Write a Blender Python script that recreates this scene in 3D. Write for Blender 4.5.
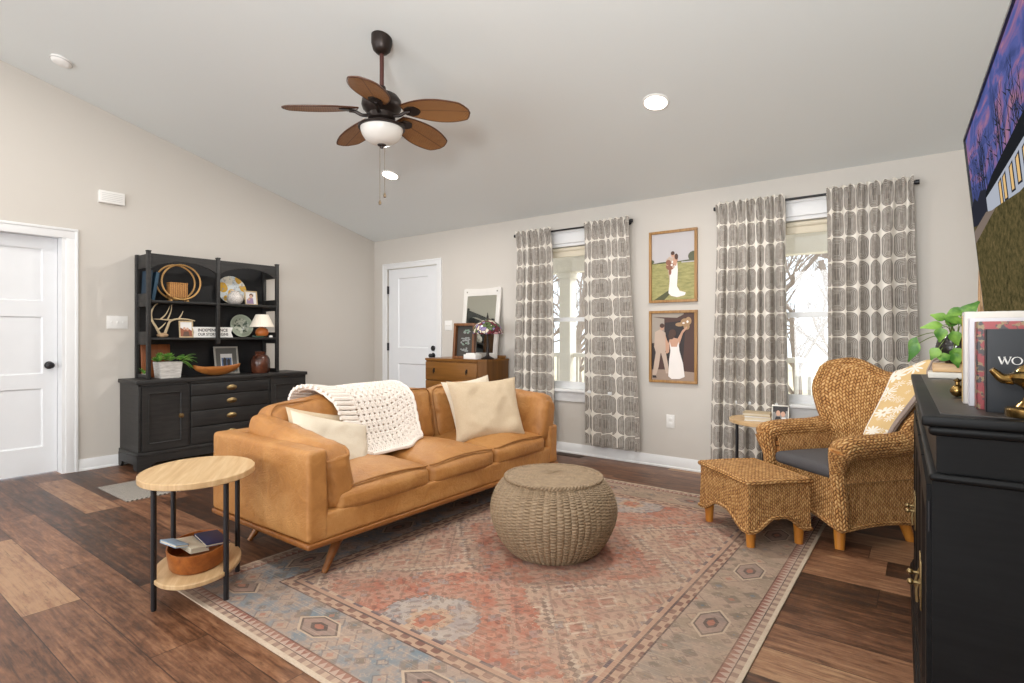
import bpy, bmesh, math, random
from mathutils import Vector, Matrix, noise
R = math.radians
PI = math.pi
rng = random.Random(7)
scene = bpy.context.scene
for _o in list(bpy.data.objects):
    bpy.data.objects.remove(_o)
COL = scene.collection

# ------------------------------------------------------------------ camera
cam_d = bpy.data.cameras.new('camera')
cam_d.lens = 552 / 1024 * 36
cam_d.sensor_width = 36
cam_d.shift_y = -5.5 / 1024
cam_d.clip_start = 0.05
cam = bpy.data.objects.new('camera', cam_d)
COL.objects.link(cam)
cam.location = (0, 0, 1.18)
cam.rotation_euler = (R(90), 0, R(36.9))
scene.camera = cam

# ------------------------------------------------------------------ world, sun, daylight, exposure
scene.view_settings.view_transform = 'Standard'
scene.view_settings.look = 'None'
scene.view_settings.gamma = 1.0
scene.view_settings.use_curve_mapping = False
scene.view_settings.exposure = -0.08
wd = bpy.data.worlds.new('sky')
scene.world = wd
wd.use_nodes = True
_bg = wd.node_tree.nodes['Background']
_bg.inputs[0].default_value = (0.86, 0.93, 1.0, 1)
_bg.inputs[1].default_value = 2.3


def lamp(name, kind, loc, rot, energy, color=(1, 1, 1), **kw):
    d = bpy.data.lights.new(name, kind)
    d.energy = energy
    d.color = color
    for k, v in kw.items():
        setattr(d, k, v)
    o = bpy.data.objects.new(name, d)
    COL.objects.link(o)
    o.location = loc
    o.rotation_euler = rot
    return o


lamp('sun', 'SUN', (0, 12, 12), (R(48), 0, R(150)), 5.0, (1.0, 0.95, 0.86), angle=R(1.5))
# daylight through the two patio openings of the wall behind the camera
lamp('patio_daylight', 'AREA', (-4.4, -3.62, 1.45), (R(90), 0, 0), 80, (0.975, 0.985, 1.0), shape='RECTANGLE', size=2.3, size_y=2.3)
lamp('patio_daylight', 'AREA', (-1.3, -3.62, 1.45), (R(90), 0, 0), 80, (0.975, 0.985, 1.0), shape='RECTANGLE', size=2.3, size_y=2.3)

# added fill lamp behind the camera, bounced off the ceiling to brighten the room
lamp('ceiling_bounce_fill', 'AREA', (-0.2, -0.45, 1.75), Vector((-0.30, 0.42, 0.86)).to_track_quat('-Z', 'Y').to_euler(), 135, (0.97, 0.995, 1.0), shape='DISK', size=0.7)

# ------------------------------------------------------------------ helpers: colours and shader maths


def lin(h):
    h = h.lstrip('#')
    out = []
    for i in (0, 2, 4):
        c = int(h[i:i + 2], 16) / 255
        out.append(c / 12.92 if c <= 0.04045 else ((c + 0.055) / 1.055) ** 2.4)
    return (out[0], out[1], out[2], 1.0)


class F:
    def __init__(s, sh, sock):
        s.sh, s.k = sh, sock

    def __add__(s, o): return s.sh.m('ADD', s, o)
    def __radd__(s, o): return s.sh.m('ADD', o, s)
    def __sub__(s, o): return s.sh.m('SUBTRACT', s, o)
    def __rsub__(s, o): return s.sh.m('SUBTRACT', o, s)
    def __mul__(s, o): return s.sh.m('MULTIPLY', s, o)
    def __rmul__(s, o): return s.sh.m('MULTIPLY', o, s)
    def __truediv__(s, o): return s.sh.m('DIVIDE', s, o)
    def floor(s): return s.sh.m('FLOOR', s)
    def fract(s): return s.sh.m('FRACT', s)
    def abs(s): return s.sh.m('ABSOLUTE', s)
    def sin(s): return s.sh.m('SINE', s)
    def pow(s, e): return s.sh.m('POWER', s, e)
    def lt(s, o): return s.sh.m('LESS_THAN', s, o)
    def gt(s, o): return s.sh.m('GREATER_THAN', s, o)
    def min(s, o): return s.sh.m('MINIMUM', s, o)
    def max(s, o): return s.sh.m('MAXIMUM', s, o)

    def step(s, a, b):
        n = s.sh.t.nodes.new('ShaderNodeMapRange')
        n.interpolation_type = 'SMOOTHSTEP'
        s.sh.put(n.inputs[0], s)
        n.inputs[1].default_value = a
        n.inputs[2].default_value = b
        return F(s.sh, n.outputs[0])


class Sh:
    def __init__(s, name, color=None, rough=0.5, metal=0.0, spec=0.5):
        s.mat = bpy.data.materials.new(name)
        s.mat.use_nodes = True
        s.t = s.mat.node_tree
        s.p = s.t.nodes['Principled BSDF']
        s.p.inputs['Roughness'].default_value = rough
        s.p.inputs['Metallic'].default_value = metal
        s.p.inputs['Specular IOR Level'].default_value = spec
        if color:
            s.p.inputs['Base Color'].default_value = lin(color)

    def put(s, sock, v):
        if isinstance(v, F):
            s.t.links.new(v.k, sock)
        elif isinstance(v, str):
            sock.default_value = lin(v)
        elif v is not None:
            sock.default_value = v

    def m(s, op, a, b=None):
        n = s.t.nodes.new('ShaderNodeMath')
        n.operation = op
        s.put(n.inputs[0], a)
        if b is not None:
            s.put(n.inputs[1], b)
        return F(s, n.outputs[0])

    def coord(s, kind='Object'):
        n = s.t.nodes.new('ShaderNodeTexCoord')
        q = s.t.nodes.new('ShaderNodeSeparateXYZ')
        s.t.links.new(n.outputs[kind], q.inputs[0])
        return [F(s, q.outputs[i]) for i in range(3)]

    def vec(s, x, y, z=0.0):
        n = s.t.nodes.new('ShaderNodeCombineXYZ')
        for i, v in enumerate((x, y, z)):
            s.put(n.inputs[i], v)
        return F(s, n.outputs[0])

    def noise(s, v, scale=1.0, detail=2.0, rough=0.5, dist=0.0):
        n = s.t.nodes.new('ShaderNodeTexNoise')
        s.put(n.inputs['Vector'], v)
        n.inputs['Scale'].default_value = scale
        n.inputs['Detail'].default_value = detail
        n.inputs['Roughness'].default_value = rough
        n.inputs['Distortion'].default_value = dist
        return F(s, n.outputs[0])

    def white(s, v):
        n = s.t.nodes.new('ShaderNodeTexWhiteNoise')
        n.noise_dimensions = '3D'
        s.put(n.inputs['Vector'], v)
        return F(s, n.outputs['Value'])

    def voro(s, v, scale=1.0, feature='F1', out='Distance', rnd=1.0, metric='EUCLIDEAN'):
        n = s.t.nodes.new('ShaderNodeTexVoronoi')
        n.feature = feature
        n.distance = metric
        s.put(n.inputs['Vector'], v)
        n.inputs['Scale'].default_value = scale
        n.inputs['Randomness'].default_value = rnd
        return F(s, n.outputs[out])

    def mix(s, f, a, b, blend='MIX'):
        n = s.t.nodes.new('ShaderNodeMix')
        n.data_type = 'RGBA'
        n.blend_type = blend
        s.put(n.inputs[0], f)
        s.put(n.inputs[6], a)
        s.put(n.inputs[7], b)
        return F(s, n.outputs[2])

    def ramp(s, f, *stops):
        n = s.t.nodes.new('ShaderNodeValToRGB')
        s.put(n.inputs[0], f)
        e = n.color_ramp.elements
        while len(e) < len(stops):
            e.new(0.5)
        for i, (p, c) in enumerate(stops):
            e[i].position = p
            e[i].color = lin(c)
        return F(s, n.outputs[0])

    def set(s, color=None, rough=None, bump=None, strength=0.5, dist=0.01, metal=None):
        s.put(s.p.inputs['Base Color'], color)
        s.put(s.p.inputs['Roughness'], rough)
        s.put(s.p.inputs['Metallic'], metal)
        if bump is not None:
            n = s.t.nodes.new('ShaderNodeBump')
            n.inputs['Strength'].default_value = strength
            n.inputs['Distance'].default_value = dist
            s.put(n.inputs['Height'], bump)
            s.t.links.new(n.outputs[0], s.p.inputs['Normal'])
        return s.mat


_cache = {}


def plain(color, rough=0.5, metal=0.0, spec=0.5, var=0.06, scale=9.0, name=None):
    """a paint, metal or glaze with slight mottling"""
    key = (color, rough, metal, spec, var, scale)
    if key not in _cache:
        s = Sh(name or 'finish_' + color.lstrip('#'), color, rough, metal, spec)
        x, y, z = s.coord()
        n = s.noise(s.vec(x, y, z), scale, 3)
        c = lin(color)
        lo = tuple(v * (1 - var * 2) for v in c[:3]) + (1,)
        hi = tuple(min(1, v * (1 + var * 2)) for v in c[:3]) + (1,)
        _cache[key] = s.set(color=s.mix(n, lo, hi))
    return _cache[key]


def emit(name, color, strength):
    s = Sh(name, color, 0.5)
    s.p.inputs['Emission Color'].default_value = lin(color)
    s.p.inputs['Emission Strength'].default_value = strength
    return s.mat


def wood(name, dark, light, rough=0.45, axis=0, scale=1.0, streak=1.0):
    s = Sh(name, light, rough)
    c = s.coord()
    k = [14.0 * scale] * 3
    k[axis] = 1.1 * scale
    v = s.vec(c[0] * k[0], c[1] * k[1], c[2] * k[2])
    n1 = s.noise(v, 1.6, 5, 0.6, 0.6)
    n2 = s.noise(v, 6.0, 3, 0.6)
    f = (n1 * 0.75 + n2 * 0.25).step(0.5 - 0.25 * streak, 0.5 + 0.25 * streak)
    return s.set(color=s.mix(f, dark, light), bump=n2, strength=0.12, dist=0.004)


# ------------------------------------------------------------------ helpers: mesh building
class B:
    """collects verts and faces for one mesh, in world coordinates unless its thing is local"""

    def __init__(s):
        s.v, s.f, s.mi, s.uv = [], [], [], []
        s.cur = 0

    def add(s, verts, faces, uvs=None, M=None):
        o = len(s.v)
        s.v += [(M @ Vector(p)) if M is not None else Vector(p) for p in verts]
        for i, f in enumerate(faces):
            s.f.append([o + k for k in f])
            s.mi.append(s.cur)
            s.uv.append(uvs[i] if uvs else None)
        return s

    def grid(s, fn, nu, nv, cu=False, cv=False, uv=None, M=None, flip=False):
        mu, mv = (nu if cu else nu + 1), (nv if cv else nv + 1)
        vs = [fn(i / nu, j / nv) for i in range(mu) for j in range(mv)]
        fs, us = [], []
        for i in range(nu):
            for j in range(nv):
                a, b = i, (i + 1) % mu
                c, d = j, (j + 1) % mv
                q = [a * mv + c, b * mv + c, b * mv + d, a * mv + d]
                w = None
                if uv:
                    w = [uv(i / nu, j / nv), uv((i + 1) / nu, j / nv), uv((i + 1) / nu, (j + 1) / nv), uv(i / nu, (j + 1) / nv)]
                if flip:
                    q.reverse()
                    if w:
                        w.reverse()
                fs.append(q)
                us.append(w)
        return s.add(vs, fs, us if uv else None, M)

    def sheet(s, fn, nu, nv, th, uv=None, M=None):
        """a grid surface with thickness th (a closed shell)"""
        P = [[Vector(fn(i / nu, j / nv)) for j in range(nv + 1)] for i in range(nu + 1)]

        def nrm(i, j):
            du = P[min(i + 1, nu)][j] - P[max(i - 1, 0)][j]
            dv = P[i][min(j + 1, nv)] - P[i][max(j - 1, 0)]
            n = du.cross(dv)
            return n.normalized() if n.length > 1e-12 else Vector((0, 0, 1))
        N = [[nrm(i, j) for j in range(nv + 1)] for i in range(nu + 1)]
        top = [P[i][j] + N[i][j] * th / 2 for i in range(nu + 1) for j in range(nv + 1)]
        bot = [P[i][j] - N[i][j] * th / 2 for i in range(nu + 1) for j in range(nv + 1)]
        k = len(top)
        w = nv + 1
        fs, us = [], []

        def U(i, j):
            return uv(i / nu, j / nv) if uv else (i / nu, j / nv)
        for i in range(nu):
            for j in range(nv):
                q = [i * w + j, (i + 1) * w + j, (i + 1) * w + j + 1, i * w + j + 1]
                c = [U(i, j), U(i + 1, j), U(i + 1, j + 1), U(i, j + 1)]
                fs.append(q)
                us.append(c)
                fs.append([k + x for x in reversed(q)])
                us.append(list(reversed(c)))
        ring = [(i, 0) for i in range(nu + 1)] + [(nu, j) for j in range(1, nv + 1)] + [(i, nv) for i in range(nu - 1, -1, -1)] + [(0, j) for j in range(nv - 1, 0, -1)]
        for a in range(len(ring)):
            (i, j), (i2, j2) = ring[a], ring[(a + 1) % len(ring)]
            p, q = i * w + j, i2 * w + j2
            fs.append([q, p, k + p, k + q])
            us.append([U(i2, j2), U(i, j), U(i, j), U(i2, j2)])
        return s.add(top + bot, fs, us if uv else None, M)

    def rbox(s, c, h, r, n=None, bulge=(0, 0, 0), M=None, fn=None):
        """box of half sizes h around c with rounded edges r; n inner divisions, faces swelling by bulge"""
        h = [max(x, 1e-5) for x in h]
        r = min(r, min(h) * 0.999)
        seg = 2 if n is None else 4
        ax = []
        for k in range(3):
            inner = h[k] - r
            a = [-h[k] + r * (1 - math.cos(PI / 2 * t / seg)) for t in range(seg)] if r > 1e-4 else [-h[k]]
            mid = [-inner + 2 * inner * t / (n or 1) for t in range((n or 1) + 1)] if r > 1e-4 else [h[k]]
            if r > 1e-4:
                pts = a + mid + [-x for x in reversed(a)]
            else:
                pts = a + mid
            ax.append(pts)
        idx, vs, fs = {}, [], []

        def V(p):
            q = Vector((max(-h[k] + r, min(h[k] - r, p[k])) for k in range(3)))
            d = Vector(p) - q
            if d.length > 1e-9:
                q = q + d.normalized() * r
            else:
                q = Vector(p)
            u = [p[k] / h[k] for k in range(3)]
            for k in range(3):
                if bulge[k]:
                    a, b = (k + 1) % 3, (k + 2) % 3
                    q[k] += bulge[k] * u[k] * max(0, 1 - u[a] * u[a]) * max(0, 1 - u[b] * u[b])
            key = tuple(round(x, 6) for x in p)
            if key not in idx:
                if fn:
                    q = fn(q, u)
                idx[key] = len(vs)
                vs.append(q + Vector(c))
            return idx[key]
        for k in range(3):
            a, b = (k + 1) % 3, (k + 2) % 3
            for sgn in (-1, 1):
                for i in range(len(ax[a]) - 1):
                    for j in range(len(ax[b]) - 1):
                        q = []
                        for (ii, jj) in ((i, j), (i + 1, j), (i + 1, j + 1), (i, j + 1)):
                            p = [0, 0, 0]
                            p[k] = sgn * h[k]
                            p[a] = ax[a][ii]
                            p[b] = ax[b][jj]
                            q.append(V(p))
                        if sgn < 0:
                            q.reverse()
                        if len(set(q)) > 2:
                            fs.append(list(dict.fromkeys(q)))
        return s.add(vs, fs, None, M)

    def box(s, x0, x1, y0, y1, z0, z1, bev=0.0, M=None):
        return s.rbox(((x0 + x1) / 2, (y0 + y1) / 2, (z0 + z1) / 2), (abs(x1 - x0) / 2, abs(y1 - y0) / 2, abs(z1 - z0) / 2), bev, M=M)

    def tube(s, pts, r, n=8, closed=False, cap=True, flat=1.0, M=None, uvs=None):
        pts = [Vector(p) for p in pts]
        m = len(pts)
        rad = r if isinstance(r, (list, tuple)) else [r] * m
        up = Vector((0, 0, 1))
        t0 = (pts[1] - pts[0]).normalized()
        nn = up - t0 * up.dot(t0)
        if nn.length < 1e-3:
            nn = Vector((1, 0, 0)) - t0 * t0.x
        nn.normalize()
        vs, fs, us = [], [], []
        L = 0
        lens = []
        for i in range(m):
            if closed:
                t = pts[(i + 1) % m] - pts[i - 1]
            else:
                t = pts[min(i + 1, m - 1)] - pts[max(i - 1, 0)]
            t.normalize()
            nn = nn - t * nn.dot(t)
            if nn.length < 1e-6:
                nn = t.orthogonal()
            nn.normalize()
            bb = t.cross(nn)
            if i:
                L += (pts[i] - pts[i - 1]).length
            lens.append(L)
            for k in range(n):
                a = 2 * PI * k / n
                vs.append(pts[i] + nn * (math.cos(a) * rad[i] * flat) + bb * (math.sin(a) * rad[i]))
        for i in range(m if closed else m - 1):
            i2 = (i + 1) % m
            for k in range(n):
                k2 = (k + 1) % n
                fs.append([i * n + k, i2 * n + k, i2 * n + k2, i * n + k2][::-1])
                c = 2 * PI * rad[i]
                l2 = lens[i2] if i2 else lens[-1] + 0.05
                us.append([(c * k / n, lens[i]), (c * k / n, l2), (c * (k + 1) / n, l2), (c * (k + 1) / n, lens[i])][::-1])
        if cap and not closed:
            fs.append(list(range(n)))
            us.append([(0.01 * math.cos(k), 0.01 * math.sin(k)) for k in range(n)])
            fs.append([(m - 1) * n + k for k in reversed(range(n))])
            us.append([(0.01 * math.cos(k), 0.01 * math.sin(k)) for k in range(n)])
        return s.add(vs, fs, us if uvs else None, M)

    def cyl(s, p0, p1, r0, r1=None, n=20, M=None):
        return s.tube([p0, p1], [r0, r0 if r1 is None else r1], n, M=M)

    def lathe(s, prof, c=(0, 0, 0), n=32, sx=1.0, sy=1.0, M=None, fn=None, uv=False):
        vs, fs, us = [], [], []
        m = len(prof)
        for i in range(n):
            a = 2 * PI * i / n
            for j, (r, z) in enumerate(prof):
                rr = fn(r, z, a) if fn else r
                vs.append(Vector((c[0] + rr * math.cos(a) * sx, c[1] + rr * math.sin(a) * sy, c[2] + z)))
        for i in range(n):
            i2 = (i + 1) % n
            for j in range(m - 1):
                if prof[j][0] < 1e-6 and prof[j + 1][0] < 1e-6:
                    continue
                fs.append([i * m + j, i2 * m + j, i2 * m + j + 1, i * m + j + 1])
                us.append([(i / n, j / (m - 1)), ((i + 1) / n, j / (m - 1)), ((i + 1) / n, (j + 1) / (m - 1)), (i / n, (j + 1) / (m - 1))])
        return s.add(vs, fs, us if uv else None, M)

    def prism(s, poly, fn0, fn1, M=None):
        """extrude a 2-D outline between two placements"""
        n = len(poly)
        vs = [fn0(*p) for p in poly] + [fn1(*p) for p in poly]
        fs = [list(range(n))[::-1], [n + i for i in range(n)]]
        for i in range(n):
            j = (i + 1) % n
            fs.append([i, j, n + j, n + i])
        return s.add(vs, fs, None, M)

    def ball(s, c, r, sc=(1, 1, 1), n=16, M=None):
        prof = [(math.sin(PI * i / 10) * r, -math.cos(PI * i / 10) * r * sc[2]) for i in range(11)]
        return s.lathe(prof, c, n, sc[0], sc[1], M)


INV = {}
USED = {}


def obj(name, b, mats, parent=None, angle=38, loc=None, rotz=0.0, local=False):
    """link the collected shape as ONE mesh object (child of a thing or part when parent is given)"""
    me = bpy.data.meshes.new(name)
    o = bpy.data.objects.new(name, me)
    COL.objects.link(o)
    if parent is not None:
        o.parent = parent
        inv = INV[parent]
    elif loc is not None:
        o.location = loc
        o.rotation_euler = (0, 0, rotz)
        inv = None if local else (Matrix.Translation(loc) @ Matrix.Rotation(rotz, 4, 'Z')).inverted()
    else:
        inv = None
    INV[o] = inv
    vs = [inv @ v for v in b.v] if inv is not None else b.v
    me.from_pydata([tuple(v) for v in vs], [], b.f)
    if not isinstance(mats, (list, tuple)):
        mats = [mats]
    for m in mats:
        me.materials.append(m)
    for p, mi in zip(me.polygons, b.mi):
        p.material_index = mi
        p.use_smooth = True
    uvl = me.uv_layers.new(name='UVMap')
    for p, u in zip(me.polygons, b.uv):
        if u is not None and len(u) == p.loop_total:
            for li, c in zip(p.loop_indices, u):
                uvl.data[li].uv = c
        else:
            n = p.normal
            k = max(range(3), key=lambda q: abs(n[q]))
            for li in p.loop_indices:
                co = me.vertices[me.loops[li].vertex_index].co
                uvl.data[li].uv = (co.y, co.z) if k == 0 else ((co.x, co.z) if k == 1 else (co.x, co.y))
    bm = bmesh.new()
    bm.from_mesh(me)
    bmesh.ops.remove_doubles(bm, verts=bm.verts, dist=1e-6)
    bmesh.ops.recalc_face_normals(bm, faces=bm.faces)
    bm.to_mesh(me)
    bm.free()
    me.set_sharp_from_angle(angle=R(angle))
    return o


def tag(o, label, cat=None, group=None, kind=None):
    o['label'] = label
    if cat:
        o['category'] = cat
    if group:
        o['group'] = group
    if kind:
        o['kind'] = kind
    return o


def thing(name, label, cat, loc, rotz=0.0, group=None, local=False, kind=None):
    o = bpy.data.objects.new(name, None)
    COL.objects.link(o)
    o.empty_display_size = 0.1
    o.location = loc
    o.rotation_euler = (0, 0, rotz)
    INV[o] = None if local else (Matrix.Translation(loc) @ Matrix.Rotation(rotz, 4, 'Z')).inverted()
    return tag(o, label, cat, group, kind)


def dup(root, loc, rotz=0.0, label=None, group=None):
    """copy a thing with its parts and sub-parts (mesh data shared)"""
    r = root.copy()
    COL.objects.link(r)
    r.location = loc
    r.rotation_euler = (0, 0, rotz)
    if label:
        r['label'] = label
    if group:
        r['group'] = group
    for ch in list(root.children):
        c = ch.copy()
        COL.objects.link(c)
        c.parent = r
        for g in list(ch.children):
            d = g.copy()
            COL.objects.link(d)
            d.parent = c
    return r


def struct(name, b, mats, label, angle=38):
    o = obj(name, b, mats, angle=angle)
    return tag(o, label, kind='structure')


def smooth(a, b, t):
    t = max(0, min(1, (t - a) / (b - a)))
    return t * t * (3 - 2 * t)


def lerp(a, b, t):
    return a + (b - a) * t


def curve(pts, n):
    """Catmull-Rom through points, n samples per span"""
    P = [Vector(p) for p in pts]
    out = []
    for i in range(len(P) - 1):
        p0, p1, p2, p3 = P[max(i - 1, 0)], P[i], P[i + 1], P[min(i + 2, len(P) - 1)]
        for k in range(n):
            t = k / n
            out.append(0.5 * ((2 * p1) + (p2 - p0) * t + (2 * p0 - 5 * p1 + 4 * p2 - p3) * t * t + (3 * p1 - p0 - 3 * p2 + p3) * t ** 3))
    out.append(P[-1])
    return out


def flat_shapes(b, org, ux, uy, nrm, shapes, step=0.0003, clip=True):
    """stack flat printed shapes: (material index, outline in 0..1 coordinates)"""
    org, ux, uy, nrm = Vector(org), Vector(ux), Vector(uy), Vector(nrm)
    for k, (mi, poly) in enumerate(shapes):
        b.cur = mi
        if clip:
            poly = [(min(1, max(0, p[0])), min(1, max(0, p[1]))) for p in poly]
        b.add([org + ux * p[0] + uy * p[1] + nrm * (step * (k + 1)) for p in poly], [list(range(len(poly)))])


def ell(cx, cy, rx, ry, n=14, a0=0.0):
    return [(cx + rx * math.cos(2 * PI * i / n + a0), cy + ry * math.sin(2 * PI * i / n + a0)) for i in range(n)]


def text_into(b, body, org, ux, uy, nrm, height, width=None, bold=0.0, align='LEFT'):
    cu = bpy.data.curves.new('lettering', 'FONT')
    cu.body = body
    cu.offset = bold
    t = bpy.data.objects.new('lettering', cu)
    COL.objects.link(t)
    dg = bpy.context.evaluated_depsgraph_get()
    me = bpy.data.meshes.new_from_object(t.evaluated_get(dg))
    xs = [v.co.x for v in me.vertices]
    ys = [v.co.y for v in me.vertices]
    x0, x1, y0, y1 = min(xs), max(xs), min(ys), max(ys)
    k = height / (y1 - y0)
    kx = k if width is None else width / (x1 - x0)
    org, ux, uy, nrm = Vector(org), Vector(ux).normalized(), Vector(uy).normalized(), Vector(nrm).normalized()
    b.add([org + ux * ((v.co.x - x0) * kx) + uy * ((v.co.y - y0) * k) + nrm * 0.0006 for v in me.vertices], [list(p.vertices) for p in me.polygons])
    bpy.data.objects.remove(t)
    bpy.data.curves.remove(cu)
    bpy.data.meshes.remove(me)


# ------------------------------------------------------------------ room materials
WX, WY, RX, FY = -5.92, 4.813, 0.50, -3.6
SL = 0.2535


def ceil_z(y):
    return 2.44 + SL * (WY - y) if y > -0.6 else 2.44 + SL * (WY + 0.6) - 0.30 * (-0.6 - y)


def wall_paint(name, col):
    s = Sh(name, col, 0.75, 0, 0.3)
    x, y, z = s.coord()
    n = s.noise(s.vec(x, y, z), 220, 2)
    return s.set(bump=n, strength=0.04, dist=0.002)


M_wall = wall_paint('greige_wall_paint', '#cbc5bd')
M_ceil = wall_paint('white_ceiling_paint', '#e4e8e7')
M_trim = plain('#e4e4e4', 0.38, var=0.01, name='white_trim_paint')
M_doorp = plain('#e3e4e6', 0.36, var=0.01, name='white_door_paint')
M_black = plain('#17161a', 0.4, var=0.08, name='black_metal')
M_bronze = plain('#2b221e', 0.4, metal=0.5, var=0.06, name='oil_bronze')
M_brass = plain('#97825c', 0.38, metal=1.0, var=0.1, scale=30, name='aged_brass')
M_white = plain('#e8e6e2', 0.45, var=0.01, name='white_plastic')
M_oak = wood('light_oak', '#b98f60', '#dcb98c', 0.45, 0, 1.3)


def floor_mat():
    s = Sh('walnut_plank_floor', rough=0.36)
    x, y, z = s.coord()
    w, L = 0.205, 1.22
    row = (y / w).floor()
    off = s.white(s.vec(row, 3.7)) * 7.0
    xx = (x + off) / L
    col = xx.floor()
    rnd = s.white(s.vec(row, col, 1.3))
    rnd2 = s.white(s.vec(row, col, 8.1))
    v = s.vec(x * 1.3 + rnd * 40.0, y * 17.0, rnd * 9.0)
    g = s.noise(v, 1.6, 6, 0.62, 0.9)
    g2 = s.noise(s.vec(x * 5.0, y * 60.0, rnd * 5.0), 2.0, 3, 0.6)
    blotch = s.noise(s.vec(x * 2.2 + rnd * 13.0, y * 5.0, rnd2), 3.4, 6, 0.72, 0.5)
    tone = (rnd * 0.80 + (g - 0.5) * 1.0 + (blotch - 0.5) * 0.9 + (g2 - 0.5) * 0.6 + 0.12)
    c = s.ramp(tone, (0.0, '#28180f'), (0.25, '#4a2e1d'), (0.5, '#704a33'), (0.75, '#8f664a'), (1.0, '#a88260'))
    c = s.mix((rnd2 - 0.55) * 0.22, c, '#4a403c')
    g3 = s.noise(s.vec(x * 2.5 + rnd * 31.0, y * 95.0, rnd * 3.0), 1.0, 4, 0.7).step(0.52, 0.72)
    c = s.mix(g3 * 0.42, c, '#1f120b')
    knot = s.noise(s.vec(x * 9.0, y * 30.0, rnd * 7.0), 1.0, 5, 0.75).step(0.56, 0.70)
    c = s.mix(knot * 0.45, c, '#2b1a10')
    fy, fx = (y / w).fract(), xx.fract()
    seam = (fy.min(1.0 - fy) * w).lt(0.0017).max((fx.min(1.0 - fx) * L).lt(0.0017))
    c = s.mix(seam * 0.75, c, '#140c08')
    return s.set(color=c, rough=0.34 + g2 * 0.16, bump=g2 * 0.6 - seam * 1.0, strength=0.15, dist=0.003)


# ------------------------------------------------------------------ room shell
b = B()
b.box(-6.1, 0.65, FY - 0.1, WY + 0.15, -0.1, 0)
struct('floor', b, floor_mat(), 'dark brown wood plank floor of the living room')


def yz_prism(b, poly, x0, x1):
    b.prism(poly, lambda y, z: Vector((x0, y, z)), lambda y, z: Vector((x1, y, z)))


b = B()
yz_prism(b, [(WY + 0.15, ceil_z(WY + 0.15)), (-0.6, ceil_z(-0.6)), (FY - 0.1, ceil_z(FY - 0.1)), (FY - 0.1, ceil_z(FY) + 0.15), (-0.6, ceil_z(-0.6) + 0.15), (WY + 0.15, ceil_z(WY) + 0.15)], -6.07, RX + 0.15)
struct('ceiling', b, M_ceil, 'white vaulted ceiling sloping down to the window wall')

b = B()
d0, d1, dz = 0.50, 1.50, 2.045
yz_prism(b, [(FY, 0), (d0, 0), (d0, ceil_z(d0)), (-0.6, ceil_z(-0.6)), (FY, ceil_z(FY))], WX - 0.15, WX)
yz_prism(b, [(d1, 0), (WY + 0.15, 0), (WY + 0.15, ceil_z(WY + .15)), (d1, ceil_z(d1))], WX - 0.15, WX)
yz_prism(b, [(d0, dz), (d1, dz), (d1, ceil_z(d1)), (d0, ceil_z(d0))], WX - 0.15, WX)
struct('wall_left', b, M_wall, 'greige wall with the white three-panel door and black hutch')
b = B()
yz_prism(b, [(FY, 0), (WY + 0.15, 0), (WY + 0.15, ceil_z(WY + .15)), (-0.6, ceil_z(-0.6)), (FY, ceil_z(FY))], RX, RX + 0.15)
struct('wall_right', b, M_wall, 'greige wall behind the television and black dresser')


def holes_wall(b, x0, x1, z1, holes, y0, y1):
    xs = sorted({x0, x1} | {h[0] for h in holes} | {h[1] for h in holes})
    zs = sorted({0, z1} | {h[2] for h in holes} | {h[3] for h in holes})
    for i in range(len(xs) - 1):
        for j in range(len(zs) - 1):
            cx, cz = (xs[i] + xs[i + 1]) / 2, (zs[j] + zs[j + 1]) / 2
            if not any(h[0] < cx < h[1] and h[2] < cz < h[3] for h in holes):
                b.box(xs[i], xs[i + 1], y0, y1, zs[j], zs[j + 1])


W1, W2 = (-3.30, -2.40), (-1.19, -0.29)
WZ = (0.64, 2.12)
b = B()
holes_wall(b, WX - .15, RX + .15, 2.44, [(-5.66, -4.74, 0, 2.06), W1 + WZ, W2 + WZ], WY, WY + 0.15)
struct('wall_back', b, M_wall, 'greige wall with two curtained windows and a white door')
b = B()
holes_wall(b, WX - .15, RX + .15, ceil_z(FY), [(-5.6, -3.2, 0.0, 2.6), (-2.5, -0.1, 0.0, 2.6)], FY - 0.15, FY)
struct('wall_front', b, M_wall, 'greige wall facing the windows')


def board(b, pts_fn, L0, L1, h=0.10, t=0.014):
    """baseboard profile swept between L0 and L1; pts_fn(l, out, z) places it"""
    prof = [(0, 0), (t + .008, 0), (t + .008, .012), (t, .018), (t, h - .022), (t * .55, h - .010), (t * .4, h), (0, h)]
    b.prism(prof, lambda o, z: pts_fn(L0, o, z), lambda o, z: pts_fn(L1, o, z))


b = B()
board(b, lambda l, o, z: Vector((WX + o, l, z)), 1.577, WY - 0.001)
struct('baseboard_left', b, M_trim, 'white baseboard along the hutch wall')
b = B()
board(b, lambda l, o, z: Vector((l, WY - o, z)), -4.67, RX - 0.001)
board(b, lambda l, o, z: Vector((l, WY - o, z)), WX + 0.02, -5.735)
struct('baseboard_back', b, M_trim, 'white baseboard under the windows')
b = B()
board(b, lambda l, o, z: Vector((RX - o, l, z)), FY, WY - 0.03)
struct('baseboard_right', b, M_trim, 'white baseboard behind the black dresser')

# ------------------------------------------------------------------ doors
D1 = thing('door_1', 'white three-panel interior door with a black knob in the hutch wall', None, (-6.04, 1.0, 0), kind='structure')
b = B()
xf = -6.035


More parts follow.
